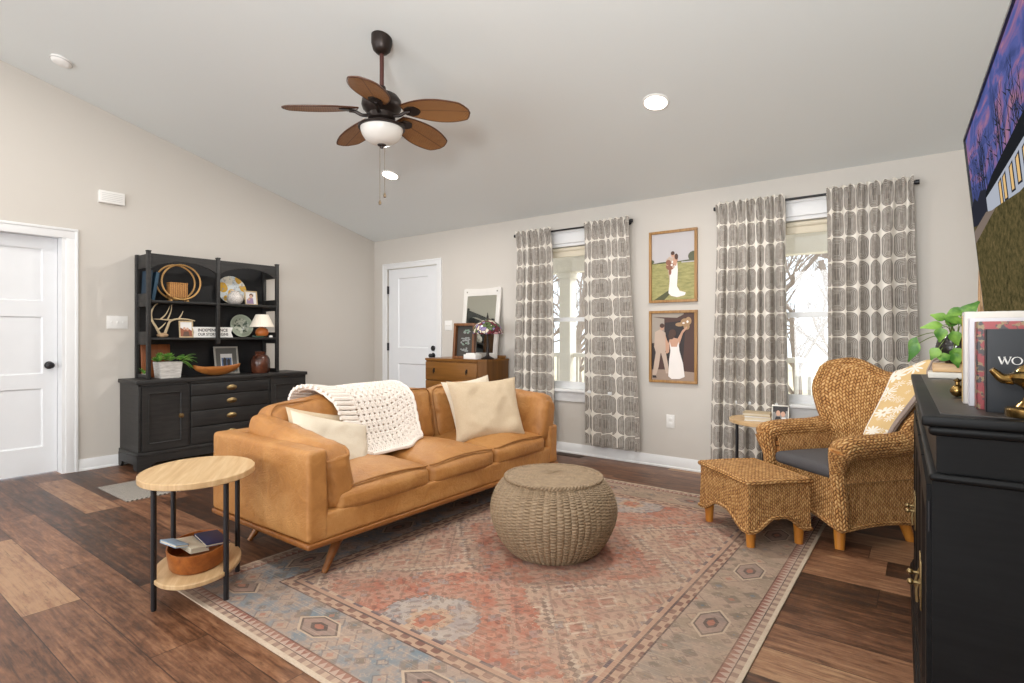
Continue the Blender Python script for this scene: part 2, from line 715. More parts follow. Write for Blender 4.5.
def panel_face(b, place, u0, u1, w0, w1, panels, th, rec=0.012):
    """door slab with recessed panels: place(u, w, out) gives the point"""
    us = sorted({u0, u1} | {p[0] for p in panels} | {p[1] for p in panels})
    ws = sorted({w0, w1} | {p[2] for p in panels} | {p[3] for p in panels})
    for i in range(len(us) - 1):
        for j in range(len(ws) - 1):
            cu, cw = (us[i] + us[i + 1]) / 2, (ws[j] + ws[j + 1]) / 2
            ins = [p for p in panels if p[0] < cu < p[1] and p[2] < cw < p[3]]
            a0, a1, c0, c1 = us[i], us[i + 1], ws[j], ws[j + 1]
            if ins:
                e = 0.012
                o = [(a0, c0), (a1, c0), (a1, c1), (a0, c1)]
                q = [(a0 + e, c0 + e), (a1 - e, c0 + e), (a1 - e, c1 - e), (a0 + e, c1 - e)]
                vs = [place(x, y, 0) for x, y in o] + [place(x, y, -rec) for x, y in q]
                b.add(vs, [[k, (k + 1) % 4, 4 + (k + 1) % 4, 4 + k] for k in range(4)] + [[4, 5, 6, 7]])
            else:
                b.add([place(a0, c0, 0), place(a1, c0, 0), place(a1, c1, 0), place(a0, c1, 0)], [[0, 1, 2, 3]])
    o = [(u0, w0), (u1, w0), (u1, w1), (u0, w1)]
    vs = [place(x, y, 0) for x, y in o] + [place(x, y, -th) for x, y in o]
    b.add(vs, [[k, (k + 1) % 4, 4 + (k + 1) % 4, 4 + k] for k in range(4)] + [[7, 6, 5, 4]])


panel_face(b, lambda u, w, o: Vector((xf + o, u, w)), 0.535, 1.462, 0.012, 2.025,
           [(0.655, 1.365, 0.235, 0.735), (0.655, 1.365, 0.855, 1.345), (0.655, 1.365, 1.475, 1.925)], 0.035)
obj('door_panel', b, M_doorp, D1)


def knob(b, p, d, r=0.027):
    p, d = Vector(p), Vector(d)
    M = Matrix.Translation(p) @ d.to_track_quat('Z', 'Y').to_matrix().to_4x4()
    b.lathe([(0, 0), (0.033, 0), (0.033, 0.006), (0.014, 0.010), (0.011, 0.03), (0.02, 0.036), (r, 0.048), (r, 0.058), (0.018, 0.068), (0, 0.07)], n=20, M=M)


b = B()
knob(b, (xf, 1.405, 0.93), (1, 0, 0))
obj('door_knob', b, M_black, D1)
b = B()
for (a, c, e, f) in ((1.49, 1.575, 0, 2.02), (0.41, 0.50, 0, 2.02)):
    b.box(WX, WX + 0.016, a, c, e, f, 0.003)
    b.box(WX + .001, WX + 0.024, (c - .022) if a > 1 else a, c if a > 1 else a + .022, e, 2.0825, 0.003)
b.box(WX, WX + 0.016, 0.41, 1.575, 2.02, 2.105, 0.003)
b.box(WX + .001, WX + 0.024, 0.4095, 1.5755, 2.083, 2.1055, 0.003)
for (a, c, e, f) in ((1.465, 1.4995, 0, 2.045), (0.50, 0.533, 0, 2.045), (0.533, 1.465, 2.027, 2.045)):
    b.box(WX - 0.15, WX + 0.004, a, c, e, f)
obj('door_frame', b, M_trim, D1)

D2 = thing('door_2', 'white two-panel door with black hinges in the window wall corner', None, (-5.2, WY, 0), kind='structure')
b = B()
panel_face(b, lambda u, w, o: Vector((u, WY + 0.012 - o, w)), -5.645, -4.755, 0.01, 2.045,
           [(-5.465, -4.925, 1.03, 1.925), (-5.465, -4.925, 0.2, 0.83)], 0.04)
obj('door_panel', b, M_doorp, D2)
b = B()
knob(b, (-4.825, WY + 0.012, 0.94), (0, -1, 0))
obj('door_knob', b, M_black, D2)
b = B()
M = Matrix.Translation((-4.825, WY + 0.012, 1.03)) @ Vector((0, -1, 0)).to_track_quat('Z', 'Y').to_matrix().to_4x4()
b.lathe([(0, 0), (0.033, 0), (0.033, 0.012), (0.026, 0.018), (0, 0.018)], n=20, M=M)
obj('deadbolt', b, M_black, D2)
for hz in (1.78, 1.04, 0.25):
    b = B()
    b.cyl((-5.648, WY - 0.006, hz - .05), (-5.648, WY - 0.006, hz + .05), 0.008, n=10)
    b.box(-5.66, -5.635, WY - 0.003, WY + 0.01, hz - .05, hz + .05)
    obj('hinge', b, M_black, D2)
b = B()
for (a, c, e, f) in ((-5.735, -5.655, 0, 2.05), (-4.745, -4.665, 0, 2.05), (-5.735, -4.665, 2.05, 2.12)):
    b.box(a, c, WY - 0.016, WY, e, f, 0.003)
for (a, c, e, f) in ((-5.7355, -5.715, 0, 2.0995), (-4.685, -4.6645, 0, 2.0995), (-5.7355, -4.6645, 2.10, 2.1205)):
    b.box(a, c, WY - 0.023, WY - .001, e, f, 0.003)
obj('door_frame', b, M_trim, D2)

# ------------------------------------------------------------------ windows
g = Sh('window_glass', '#ffffff', 0.02)
_tr = g.t.nodes.new('ShaderNodeBsdfTransparent')
_tr.inputs[0].default_value = (0.97, 0.98, 0.98, 1)
_gl = g.t.nodes.new('ShaderNodeBsdfGlossy')
_gl.inputs['Roughness'].default_value = 0.02
_mx = g.t.nodes.new('ShaderNodeMixShader')
_mx.inputs[0].default_value = 0.06
g.t.links.new(_tr.outputs[0], _mx.inputs[1])
g.t.links.new(_gl.outputs[0], _mx.inputs[2])
g.t.links.new(_mx.outputs[0], g.t.nodes['Material Output'].inputs[0])
M_glass = g.mat
M_shade = plain('#dcd2bd', 0.8, var=0.02, name='cream_shade_cloth')
for k, ((xa, xb), lab) in enumerate(((W1, 'double-hung window with a cream shade between the sofa-side curtains'), (W2, 'double-hung window with a cream shade behind the wicker armchair'))):
    w = thing('window_%d' % (k + 1), lab, None, ((xa + xb) / 2, WY, 0), kind='structure')
    b = B()
    t = 0.03
    za, zb = WZ
    b.box(xa, xa + t, WY + .001, WY + .15, za, zb)
    b.box(xb - t, xb, WY + .001, WY + .15, za, zb)
    b.box(xa + t, xb - t, WY + .001, WY + .15, zb - t, zb)
    b.box(xa + t, xb - t, WY + .05, WY + .15, za, za + t)
    for (c, e) in ((xa - .085, xa), (xb, xb + .085)):
        b.box(c, e, WY - .016, WY, za - .02, zb + .10, .003)
    b.box(xa - .085, xb + .085, WY - .018, WY, zb, zb + .125, .003)
    b.box(xa - .10, xb + .10, WY - .028, WY, zb + .105, zb + .135, .004)
    obj('window_frame', b, M_trim, w)
    zm = 1.35
    for (z0, z1, yy, nm) in ((za + t, zm + .02, WY + .07, 'lower'), (zm - .02, zb - t, WY + .105, 'upper')):
        s = .042
        b = B()
        b.box(xa + t, xa + t + s, yy, yy + .03, z0, z1)
        b.box(xb - t - s, xb - t, yy, yy + .03, z0, z1)
        b.box(xa + t + s, xb - t - s, yy, yy + .03, z0, z0 + s)
        b.box(xa + t + s, xb - t - s, yy, yy + .03, z1 - s, z1)
        sash = obj('sash', b, M_trim, w)
        b = B()
        b.box(xa + t + s, xb - t - s, yy + .013, yy + .017, z0 + s, z1 - s)
        obj('pane', b, M_glass, sash)
    b = B()
    b.box(xa - .11, xb + .11, WY - .055, WY + .05, za - .022, za + .006, .006)
    b.box(xa - .085, xb + .085, WY - .016, WY, za - .12, za - .022, .003)
    obj('window_sill', b, M_trim, w)
    b = B()
    b.cyl((xa + .032, WY + .045, zb - .055), (xb - .032, WY + .045, zb - .055), 0.022, n=14)
    b.box(xa + .034, xb - .034, WY + .040, WY + .0425, zb - .12, zb - .05)
    b.box(xa + .034, xb - .034, WY + .034, WY + .048, zb - .132, zb - .116, .004)
    obj('roller_shade', b, M_shade, w)

# ------------------------------------------------------------------ outside
def grass():
    s = Sh('winter_lawn', rough=0.9)
    x, y, z = s.coord()
    n = s.noise(s.vec(x, y, z), 1.2, 6, 0.7)
    return s.set(color=s.ramp(n, (0.3, '#a79a7f'), (0.5, '#c9bda1'), (0.7, '#b9b795')))


b = B()
b.box(-30, 12, WY + .15, 45, -0.6, -0.45)
struct('ground', b, grass(), 'pale winter lawn outside the windows')
M_porch = plain('#eeeae2', 0.5, var=0.02, name='white_porch_paint')
b = B()
b.box(-8, 1.5, WY + .15, 7.2, -.45, -0.12)
struct('porch_floor', b, plain('#b9b2a8', 0.7, name='porch_boards'), 'pale porch floor outside the windows')
b = B()
b.box(-8, 1.5, WY + .15, 7.3, 2.42, 2.5)
b.box(-8, 1.5, 6.98, 7.16, 2.12, 2.45)
struct('porch_roof', b, M_porch, 'cream porch ceiling and beam outside the windows')
cx = (-7.2, -4.27, -2.05, 0.6)
for k, x in enumerate(cx):
    c = thing('porch_column', ('square white porch column seen through the left window' if k == 1 else 'square white porch column hidden between the windows'), 'column', (x, 7.07, -.12), group=None if k == 1 else 'porch columns out of view')
    b = B()
    b.box(x - .09, x + .09, 6.98, 7.16, -.0, 2.12)
    obj('shaft', b, M_porch, c)
    b = B()
    b.box(x - .115, x + .115, 6.955, 7.185, -.12, .02, .01)
    obj('base', b, M_porch, c)
    b = B()
    b.box(x - .115, x + .115, 6.955, 7.185, 2.03, 2.12, .01)
    obj('capital', b, M_porch, c)
for k in range(3):
    x0, x1 = cx[k] + .10, cx[k + 1] - .10
    r = thing('porch_railing', ('white porch railing left of the column in the left window', 'white porch railing right of the column in the left window', 'white porch railing seen behind the wicker armchair')[k], 'railing', ((x0 + x1) / 2, 7.07, -.12))
    b = B()
    b.box(x0, x1, 7.03, 7.11, .87, .93, .008)
    obj('top_rail', b, M_porch, r)
    b = B()
    b.box(x0, x1, 7.045, 7.095, -.02, .03, .006)
    obj('bottom_rail', b, M_porch, r)
    n = int((x1 - x0) / .13)
    for i in range(n):
        x = x0 + (i + .5) * (x1 - x0) / n
        b = B()
        b.box(x - .018, x + .018, 7.052, 7.088, .03, .87)
        obj('baluster', b, M_porch, r)

M_bark = plain('#9f9289', 0.9, var=0.15, scale=6, name='bare_bark')


def bare_tree(x, y, h, seed, spread=0.5, fine=False):
    rg = random.Random(seed)
    b = B()

    def branch(p, d, L, r, lev):
        pts = [p]
        for i in range(4):
            d = (d + Vector((rg.uniform(-.18, .18), rg.uniform(-.18, .18), rg.uniform(-.05, .12)))).normalized()
            pts.append(pts[-1] + d * (L / 4))
        b.tube(pts, [r, r * .88, r * .76, r * .64, r * .5], 6 if lev == 0 else 4, cap=False)
        if lev < (5 if y < 12.2 and fine else 4):
            for i in range(5 if lev < 2 else 4):
                q = pts[rg.choice((2, 3, 4)) if lev else rg.choice((1, 2, 3, 4))]
                a = rg.uniform(0, 2 * PI)
                e = (d + Vector((math.cos(a), math.sin(a), rg.uniform(-.3, .5))) * (spread + rg.uniform(0, .6))).normalized()
                branch(q, e, L * rg.uniform(.5, .72), r * rg.uniform(.38, .55), lev + 1)
    branch(Vector((x, y, -.46)), Vector((0, 0, 1)), h * .45, h * .017, 0)
    o = obj('bare_tree', b, M_bark, loc=(x, y, -.46))
    tag(o, 'bare leafless winter tree standing beyond the porch railing', 'tree', 'bare trees beyond the porch')


for i, (x, y, h) in enumerate(((-1.75, 10.5, 4.6), (-0.3, 11.5, 6.5), (-2.7, 12.0, 6), (-6.9, 12.0, 6.5), (-8.6, 11.2, 6.0), (-1.7, 16, 8), (-5.2, 17, 9), (0.8, 15, 8), (-3.3, 15.5, 8), (-9.6, 16, 8))):
    bare_tree(x, y, h, 11 + i, 0.55, i in (0, 2, 3, 4))


# ------------------------------------------------------------------ rug and mat
def rug_mat():
    s = Sh('faded_oriental_rug', rough=0.95, spec=0.1)
    x, y, z = s.coord()
    hx, hy = 1.15, 1.495
    p = s.vec(x, y, 0.0)
    wob = (s.noise(p, 3.0, 2) - 0.5) * 0.03
    d = (hx - x.abs()).min(hy - y.abs())
    dw = d + wob * 0.25
    big = s.noise(p, 0.9, 3, 0.6)
    mid = s.noise(p, 7.0, 5, 0.7)
    fine = s.noise(p, 70.0, 3, 0.75)
    salmon, blue, beige, dark, cream, rose = '#ab6d58', '#7c868b', '#b3967f', '#655853', '#c2b29f', '#a06a58'

    # field : stepped medallions repeated along the rug's length
    q = 0.024
    xs, ys = ((x.abs() + wob) / q).floor() * q, (y + wob)
    yy = (((ys / 0.98 + 0.5).fract() - 0.5).abs() * 0.98 / q).floor() * q
    md = xs * 0.95 + yy * 1.05
    sc = s.voro(p, 15.0, metric='MANHATTAN') * 0.75
    sc2 = s.voro(p, 15.0, out='Color', metric='MANHATTAN')
    star = xs.max(yy) * 0.6 + md * 0.55
    field = s.mix(mid.step(0.36, 0.64), '#b59a85', '#a58172')
    inner = s.mix(mid.step(0.40, 0.60), '#a56755', '#b08775')
    lat = ((x / 0.21).fract() - 0.5).abs() + ((y / 0.27).fract() - 0.5).abs()
    field = s.mix(lat.gt(0.46) * lat.lt(0.53) * 0.45, field, '#6f6059')
    field = s.mix(lat.lt(0.16) * 0.6, field, '#9c6557')
    field = s.mix(lat.gt(0.20) * lat.lt(0.25) * 0.4, field, '#d0c1ae')
    inner = s.mix(lat.gt(0.42) * lat.lt(0.48) * 0.35, inner, '#7a5349')
    inner = s.mix(lat.gt(0.84) * 0.4, inner, '#8a8a8a')
    c = s.mix((md + (mid - 0.5) * 0.25).lt(0.58), field, inner)
    c = s.mix(md.gt(0.66) * md.lt(0.68) * 0.6, c, dark)
    c = s.mix(md.gt(0.685) * md.lt(0.705) * 0.5, c, cream)
    c = s.mix(md.gt(0.50) * md.lt(0.515) * 0.4, c, dark)
    c = s.mix(md.gt(0.80) * md.lt(0.82) * 0.45, c, '#8f5f52')
    c = s.mix(md.gt(0.40) * md.lt(0.46) * mid.gt(0.47) * 0.5, c, '#a98f7c')
    c = s.mix(md.gt(0.86) * md.lt(0.96) * mid.gt(0.5) * 0.5, c, '#a26a58')
    star = star + (mid - 0.5) * 0.12
    c = s.mix(star.lt(0.235) * 0.85, c, s.mix(mid.step(0.4, 0.6), '#949494', '#aca399'))
    c = s.mix(star.gt(0.225) * star.lt(0.24) * 0.6, c, '#6b5a53')
    c = s.mix(star.lt(0.09), c, beige)
    c = s.mix(star.lt(0.05), c, salmon)
    # small floral scatter
    c = s.mix(sc.lt(0.34) * sc.gt(0.27) * 0.35, c, dark)
    c = s.mix(sc.lt(0.27) * 0.45, c, s.mix(sc2.gt(0.5), '#c08a70', '#7c8388'))
    c = s.mix(sc.lt(0.1) * 0.6, c, '#8f5a4c')
    tiny = s.voro(p, 42.0, metric='MANHATTAN') * 0.75
    tc = s.voro(p, 42.0, out='Color', metric='MANHATTAN')
    c = s.mix(tiny.lt(0.30) * tiny.gt(0.19) * 0.55, c, '#6d5c55')
    c = s.mix(tiny.lt(0.16) * tc.gt(0.4) * 0.65, c, s.mix(tc.gt(0.7), '#c2a890', '#8a625a'))
    lines = ((x * 60.0 + (y * 23.0).sin() * 2.0).sin() * (y * 60.0 + (x * 19.0).sin() * 2.0).sin()).abs()
    c = s.mix(lines.gt(0.66) * 0.40, c, '#5a4a44')

    # main border : blue grey ground with hexagon motifs and flowers
    bl = s.mix((big + (x * -0.18) - y * 0.12).step(0.40, 0.62), '#8f7e6d', '#737f86')
    b1 = s.voro(p, 13.0, rnd=0.7, metric='MANHATTAN') * 0.75
    b2 = s.voro(p, 13.0, out='Color', rnd=0.7, metric='MANHATTAN')
    bord = s.mix(mid.step(0.42, 0.58) * 0.8, bl, '#a58d7c')
    bord = s.mix(b1.lt(0.5) * b1.gt(0.42) * 0.45, bord, '#62534f')
    bord = s.mix(b1.lt(0.42) * 0.6, bord, s.mix(b2.gt(0.45), '#a98f7c', '#625a51'))
    bt = s.voro(p, 34.0, metric='MANHATTAN') * 0.75
    bord = s.mix(bt.lt(0.32) * bt.gt(0.22) * 0.4, bord, '#b8a18f')
    bord = s.mix(b1.lt(0.2) * 0.8, bord, s.mix(b2.gt(0.55), '#a0705f', '#646d73'))
    # hexagons along the border
    along = s.mix((hx - x.abs()).lt(hy - y.abs()), s.vec(x, x, x), s.vec(y, y, y))
    sp = s.t.nodes.new('ShaderNodeSeparateXYZ')
    s.t.links.new(along.k, sp.inputs[0])
    al = F(s, sp.outputs[0])
    ha = ((al / 0.62).fract() - 0.5).abs() * 0.62
    hd = (ha * 0.75 + (d - 0.205).abs() * 0.9).max((d - 0.205).abs() * 1.5)
    bord = s.mix(hd.lt(0.100), bord, '#b5a08b')
    bord = s.mix(hd.lt(0.088), bord, '#655852')
    bord = s.mix(hd.lt(0.078), bord, s.mix(mid.step(.4, .6), '#998074', '#85756d'))
    bord = s.mix(hd.lt(0.040) * hd.gt(0.022), bord, '#5f524d')
    bord = s.mix(hd.lt(0.022), bord, '#9a6657')
    c = s.mix(dw.lt(0.42), c, s.mix(((al * 52.0).sin()).gt(0.0), '#b59a84', '#66585a'))
    c = s.mix(dw.lt(0.405), c, '#a98672')
    c = s.mix(dw.lt(0.385), c, '#5c4c4a')
    c = s.mix(dw.lt(0.375), c, s.mix(((al * 75.0).sin() * (d * 90.0).sin()).gt(0.1), '#ab8d78', '#7a5a50'))
    c = s.mix(dw.lt(0.335), c, '#594a47')
    c = s.mix(dw.lt(0.328), c, bord)
    # guard stripes near the edge
    zig = (((al / 0.035).fract() - 0.5).abs() * 2.0 - ((d - 0.045) / 0.035).fract()).gt(0.0)
    c = s.mix(d.lt(0.085), c, '#5d3f38')
    c = s.mix(d.lt(0.08), c, s.mix(zig, '#875a4f', '#b0988a'))
    c = s.mix(d.lt(0.046), c, '#4e4442')
    c = s.mix(d.lt(0.042), c, s.mix((al * 110.0).sin().gt(0.0), '#b59d89', '#8d7468'))
    c = s.mix(d.lt(0.018), c, '#c6b5a0')
    # wear and pile
    worn = s.noise(p, 2.3, 6, 0.75)
    c = s.mix(worn.step(0.36, 0.72) * 0.52, c, '#ad9380')
    c = s.mix((fine - 0.35) * 0.5, c, '#5c4f4a')
    c = s.mix(s.noise(s.vec(x * 3.0, y * 160.0), 1.0, 2).step(0.5, 0.8) * 0.3, c, '#cdb9a4')
    return s.set(color=c, bump=fine, strength=0.25, dist=0.003)


b = B()
b.rbox((-1.65, 2.605, 0.0035), (1.15, 1.495, 0.0035), 0.003, n=6)
o = obj('area_rug', b, rug_mat(), loc=(-1.65, 2.605, 0))
tag(o, 'faded salmon and blue oriental rug under the sofa and pouf', 'rug')


def mat_mat():
    s = Sh('grey_woven_mat', rough=0.95)
    x, y, z = s.coord()
    k = ((x / 0.016).fract() - 0.5) * ((y / 0.03).fract() - 0.5)
    n = s.noise(s.vec(x, y, z), 90, 2)
    return s.set(color=s.mix(k.gt(0.0) * 0.8 + n * 0.3, '#b4aca2', '#55504a'), bump=n, strength=0.6, dist=0.004)


b = B()
b.rbox((-4.83, 1.83, 0.005), (0.30, 0.34, 0.005), 0.004, n=4)
o = obj('floor_mat', b, mat_mat(), loc=(-4.83, 1.83, 0))
tag(o, 'small grey woven floor mat lying between the hutch and the sofa', 'mat')

# ------------------------------------------------------------------ sofa


def leather_mat():
    s = Sh('tan_leather', rough=0.46, spec=0.45)
    x, y, z = s.coord()
    p = s.vec(x, y, z)
    n = s.noise(p, 2.6, 5, 0.6, 0.5)
    n2 = s.noise(p, 11.0, 4, 0.65, 1.4)
    gr = s.voro(p, 320.0)
    cr = (s.noise(p, 8.0, 3, .6, 2.2) - .5).abs().step(0.0, .05)
    c = s.ramp(n * 0.7 + n2 * 0.3, (0.28, '#946030'), (0.5, '#ae7840'), (0.72, '#c3925a'))
    return s.set(color=c, rough=0.40 + n2 * 0.14, bump=n2 * 1.0 + gr * 0.12 + cr * .10, strength=0.42, dist=0.014)


M_lea = leather_mat()
M_pipe = plain('#94622c', 0.55, name='leather_piping')
M_honey = wood('honey_brown_wood', '#6d3d17', '#96602a', 0.4, 1, 1.0)
SOFA = thing('sofa', 'tan leather three-seat sofa with loose cushions on tapered wooden legs', 'sofa', (-2.73, 2.58, 0))


def wrinkle(seed, amp=0.006, sc=7.0):
    def fn(q, u):
        w = noise.noise(Vector((q.x * sc + seed, q.y * sc, q.z * sc))) * amp + noise.noise(Vector((q.x * sc * 2.6 + seed, q.y * sc * 2.6, q.z * sc * 2.6))) * amp * 0.5
        return q + Vector((u[0], u[1], u[2])) * w
    return fn


b = B()
b.box(-3.262, -2.302, 1.486, 3.676, .172, .200, .010)
obj('plinth', b, M_honey, SOFA)
for (fx, fy, tx, ty, fz) in ((-2.385, 1.625, -2.43, 1.76, .006), (-3.13, 1.64, -3.08, 1.75, 0), (-2.385, 3.54, -2.43, 3.42, .006), (-3.13, 3.54, -3.08, 3.42, 0)):
    b = B()
    b.cyl((fx, fy, fz), (tx, ty, .172), .014, .030, 14)
    obj('leg', b, M_honey, SOFA)
b = B()
b.rbox((-2.78, 2.58, .262), (.468, 1.078, .064), .016, n=6)
obj('seat_base', b, M_lea, SOFA)
for s_, yc in ((-1, 1.546), (1, 3.616)):
    b = B()
    b.rbox((-2.782, yc, .418 if s_ < 0 else .345), (.472, .056, .218 if s_ < 0 else .145), .022, n=10, bulge=(0, .006, .004), fn=wrinkle(3 + yc, .003, 5))
    obj('side_panel', b, M_lea, SOFA)
b = B()
b.rbox((-3.19, 2.58, .42), (.060, 1.02, .215), .025, n=10, bulge=(.006, 0, .004))
obj('back_panel', b, M_lea, SOFA)


def piping(b, c, h, r, axis, sgn, M=None, off=0.0):
    """a welt line round one face of a cushion"""
    a1, a2 = (axis + 1) % 3, (axis + 2) % 3
    pts = []
    n = 6
    for (s1, s2) in ((1, 1), (-1, 1), (-1, -1), (1, -1)):
        for k in range(n + 1):
            t = PI / 2 * k / n
            ang = {(1, 1): 0, (-1, 1): PI / 2, (-1, -1): PI, (1, -1): 1.5 * PI}[(s1, s2)] + t
            p = [0, 0, 0]
            p[axis] = sgn * (h[axis] + off)
            p[a1] = s1 * (h[a1] - r) + r * math.cos(ang)
            p[a2] = s2 * (h[a2] - r) + r * math.sin(ang)
            pts.append(Vector(p) + Vector(c))
    dense = []
    for i in range(len(pts)):
        q0, q1 = pts[i], pts[(i + 1) % len(pts)]
        m = max(1, int((q1 - q0).length / .05))
        for k in range(m):
            dense.append(q0.lerp(q1, k / m))
    b.tube(dense, .0048, 6, closed=True, M=M)


# seat cushions (crowned, their front edge sagging a little)
bounds = (1.655, 2.305, 2.91, 3.515)
for i in range(3):
    ya, yb = bounds[i] + .004, bounds[i + 1] - .004
    c = (-2.70, (ya + yb) / 2, .368)
    h = (.385, (yb - ya) / 2, .062)

    def fn(q, u, i=i):
        w = wrinkle(11 * i, .006, 6)(q, u)
        w.z += .014 * (1 - u[1] ** 2) * (.4 + .6 * max(0, u[2])) * (0.6 + .5 * (u[0] < 0.7)) - .012 * max(0, u[0]) ** 3
        return w
    b = B()
    b.rbox(c, h, .04, n=14, bulge=(.022, .0, .045), fn=fn)
    cu = obj('seat_cushion', b, M_lea, SOFA)
    b = B()
    pts = []
    for k in range(31):
        t = k / 30 * 2 - 1
        edge = min(1, (1 - abs(t)) / .1)
        pts.append(Vector((c[0] + h[0] - .010 - .022 * (1 - edge), c[1] + t * (h[1] - .006), c[2] + h[2] - .012 + .020 * (1 - t * t))))
    b.tube(pts, .0048, 6)
    pts = [Vector((p.x + .004, p.y, c[2] - h[2] + .016)) for p in pts]
    b.tube(pts, .0048, 6)
    obj('piping', b, M_pipe, cu)

# back cushions leaning on the back panel
bb = (1.66, 2.315, 2.925, 3.52)
for i in range(3):
    ya, yb = bb[i] + .003, bb[i + 1] - .003
    M = Matrix.Translation((-3.00, (ya + yb) / 2, .600)) @ Matrix.Rotation(R(-11), 4, 'Y') @ Matrix.Rotation(R((2.5, -1, 1)[i]), 4, 'X')
    h = (.095, (yb - ya) / 2, .200)

    def fn(q, u, i=i):
        w = wrinkle(31 + 17 * i, .010, 5)(q, u)
        w.z -= .018 * (u[2] > 0) * u[1] ** 2
        return w
    b = B()
    b.rbox((0, 0, 0), h, .062, n=14, bulge=(.035, .006, .016), M=M, fn=fn)
    cu = obj('back_cushion', b, M_lea, SOFA)
    b = B()
    piping(b, (0, 0, 0), (h[0] - .022, h[1] - .012, h[2] - .012), .06, 0, 1, M=M, off=.004)
    obj('piping', b, M_pipe, cu)

# arm cushions : wedge-fronted bolsters standing inside the arms
for s_, yc, rot in ((1, 1.668, 7), (-1, 3.598, -10)):
    M = Matrix.Translation((-2.70, yc + .010 * (s_ > 0), .515 if s_ > 0 else .555)) @ Matrix.Rotation(R(rot), 4, 'X')
    h = (.372, .086 if s_ > 0 else .092, .20)

    def fn(q, u, s_=s_):
        w = wrinkle(77 + s_, .009, 6)(q, u)
        f = smooth(.78, 1.0, u[0])
        g_ = (u[0] + 1) / 2
        if u[2] > 0:
            w.z += u[2] * ((.03 - .115 * g_) * (1 if s_ > 0 else .35) - .035 * f)
            w.y *= 1 - .22 * (1 - g_) * u[2]
        if u[0] > .5:
            w.y += s_ * .018 * (u[0] - .5) * (1 - u[2])
        return w
    b = B()
    b.rbox((0, 0, 0), h, .055, n=14, bulge=(.012, .022, .006), M=M, fn=fn)
    cu = obj('arm_cushion', b, M_lea, SOFA)
    b = B()
    pts = []
    for k in range(25):
        t = k / 24
        zz = lerp(-.18, .07, t)
        pts.append((h[0] - .030 - .02 * max(0, t - .75) / .25, s_ * lerp(.098, .070, t), zz))
    for k in range(10):
        t = k / 9
        pts.append((h[0] - .05 - .002 * t, s_ * lerp(.068, -.05, t), .088 + .012 * math.sin(PI * t)))
    b.tube(pts, .0045, 6, M=M)
    obj('piping', b, M_pipe, cu)

# ------------------------------------------------------------------ throw pillows


def linen(name, c1, c2):
    s = Sh(name, rough=0.95, spec=0.1)
    x, y, z = s.coord()
    p = s.vec(x, y, z)
    n = s.noise(p, 160, 2)
    n2 = s.noise(p, 5, 4, .6)
    return s.set(color=s.mix(n * .5 + n2 * .6, c1, c2), bump=n + n2 * 2.0, strength=0.3, dist=0.006)


M_lin = linen('oatmeal_linen', '#b79f80', '#d8c6ac')
M_lin2 = linen('cream_linen', '#cdbda6', '#e3d8c6')


def pillow(name, label, c, M3, w, hgt, th, mat, seed):
    M = Matrix.Translation(c) @ M3

    def side(sg):
        def fn(u, v):
            a, d = u * 2 - 1, v * 2 - 1
            pin = 1 - .10 * (1 - a * a) * d * d, 1 - .10 * (1 - d * d) * a * a
            e = max(0, (1 - a ** 4) * (1 - d ** 4)) ** .6
            k = noise.noise(Vector((a * 1.7 + seed, d * 1.7, sg))) * .025 + noise.noise(Vector((a * 4 + seed, d * 4, sg * 3))) * .010
            return Vector((a * w / 2 * pin[1], d * hgt / 2 * pin[0], sg * (th / 2 * e + k * e)))
        return fn
    b = B()
    b.grid(side(1), 28, 28, M=M)
    b.grid(side(-1), 28, 28, M=M, flip=True)
    o = obj(name, b, mat, loc=tuple(c))
    return tag(o, label, 'pillow')


def frame3(xa, za):
    """rotation with the pillow's width along xa and its face towards za"""
    z = Vector(za).normalized()
    x = Vector(xa)
    x = (x - z * x.dot(z)).normalized()
    y = z.cross(x)
    return Matrix((x, y, z)).transposed().to_4x4()


pillow('throw_pillow', 'cream linen pillow leaning at the sofa end nearest the oval table', (-2.69, 1.895, .518), frame3((.05, 1, -.30), (.86, .10, .50)), .52, .44, .15, M_lin2, 1)
pillow('throw_pillow', 'pale pillow mostly hidden behind the cream one by the oval table', (-2.81, 1.93, .548), frame3((0, 1, -.24), (.88, .05, .46)), .48, .42, .10, M_lin, 2)
pillow('throw_pillow', 'oatmeal linen square pillow propped in the sofa corner near the window', (-2.61, 3.165, .635), frame3((.42, .90, .02), (.86, -.42, .36)), .57, .47, .16, M_lin, 3)
pillow('throw_pillow', 'white pillow showing only a corner behind the oatmeal pillow near the window', (-2.735, 3.155, .655), frame3((.35, .92, .12), (.86, -.30, .40)), .42, .44, .09, M_lin2, 4)

# ------------------------------------------------------------------ chunky knit blanket
M_knit = linen('chunky_cream_wool', '#ddd0c5', '#f3ebe3')
prof = curve([(-3.285, .58), (-3.265, .73), (-3.17, .815), (-3.07, .840), (-2.975, .828), (-2.875, .765), (-2.815, .65), (-2.765, .54), (-2.70, .48), (-2.60, .468)], 8)
plen = [0.0]
for i in range(1, len(prof)):
    plen.append(plen[-1] + (prof[i] - prof[i - 1]).length)


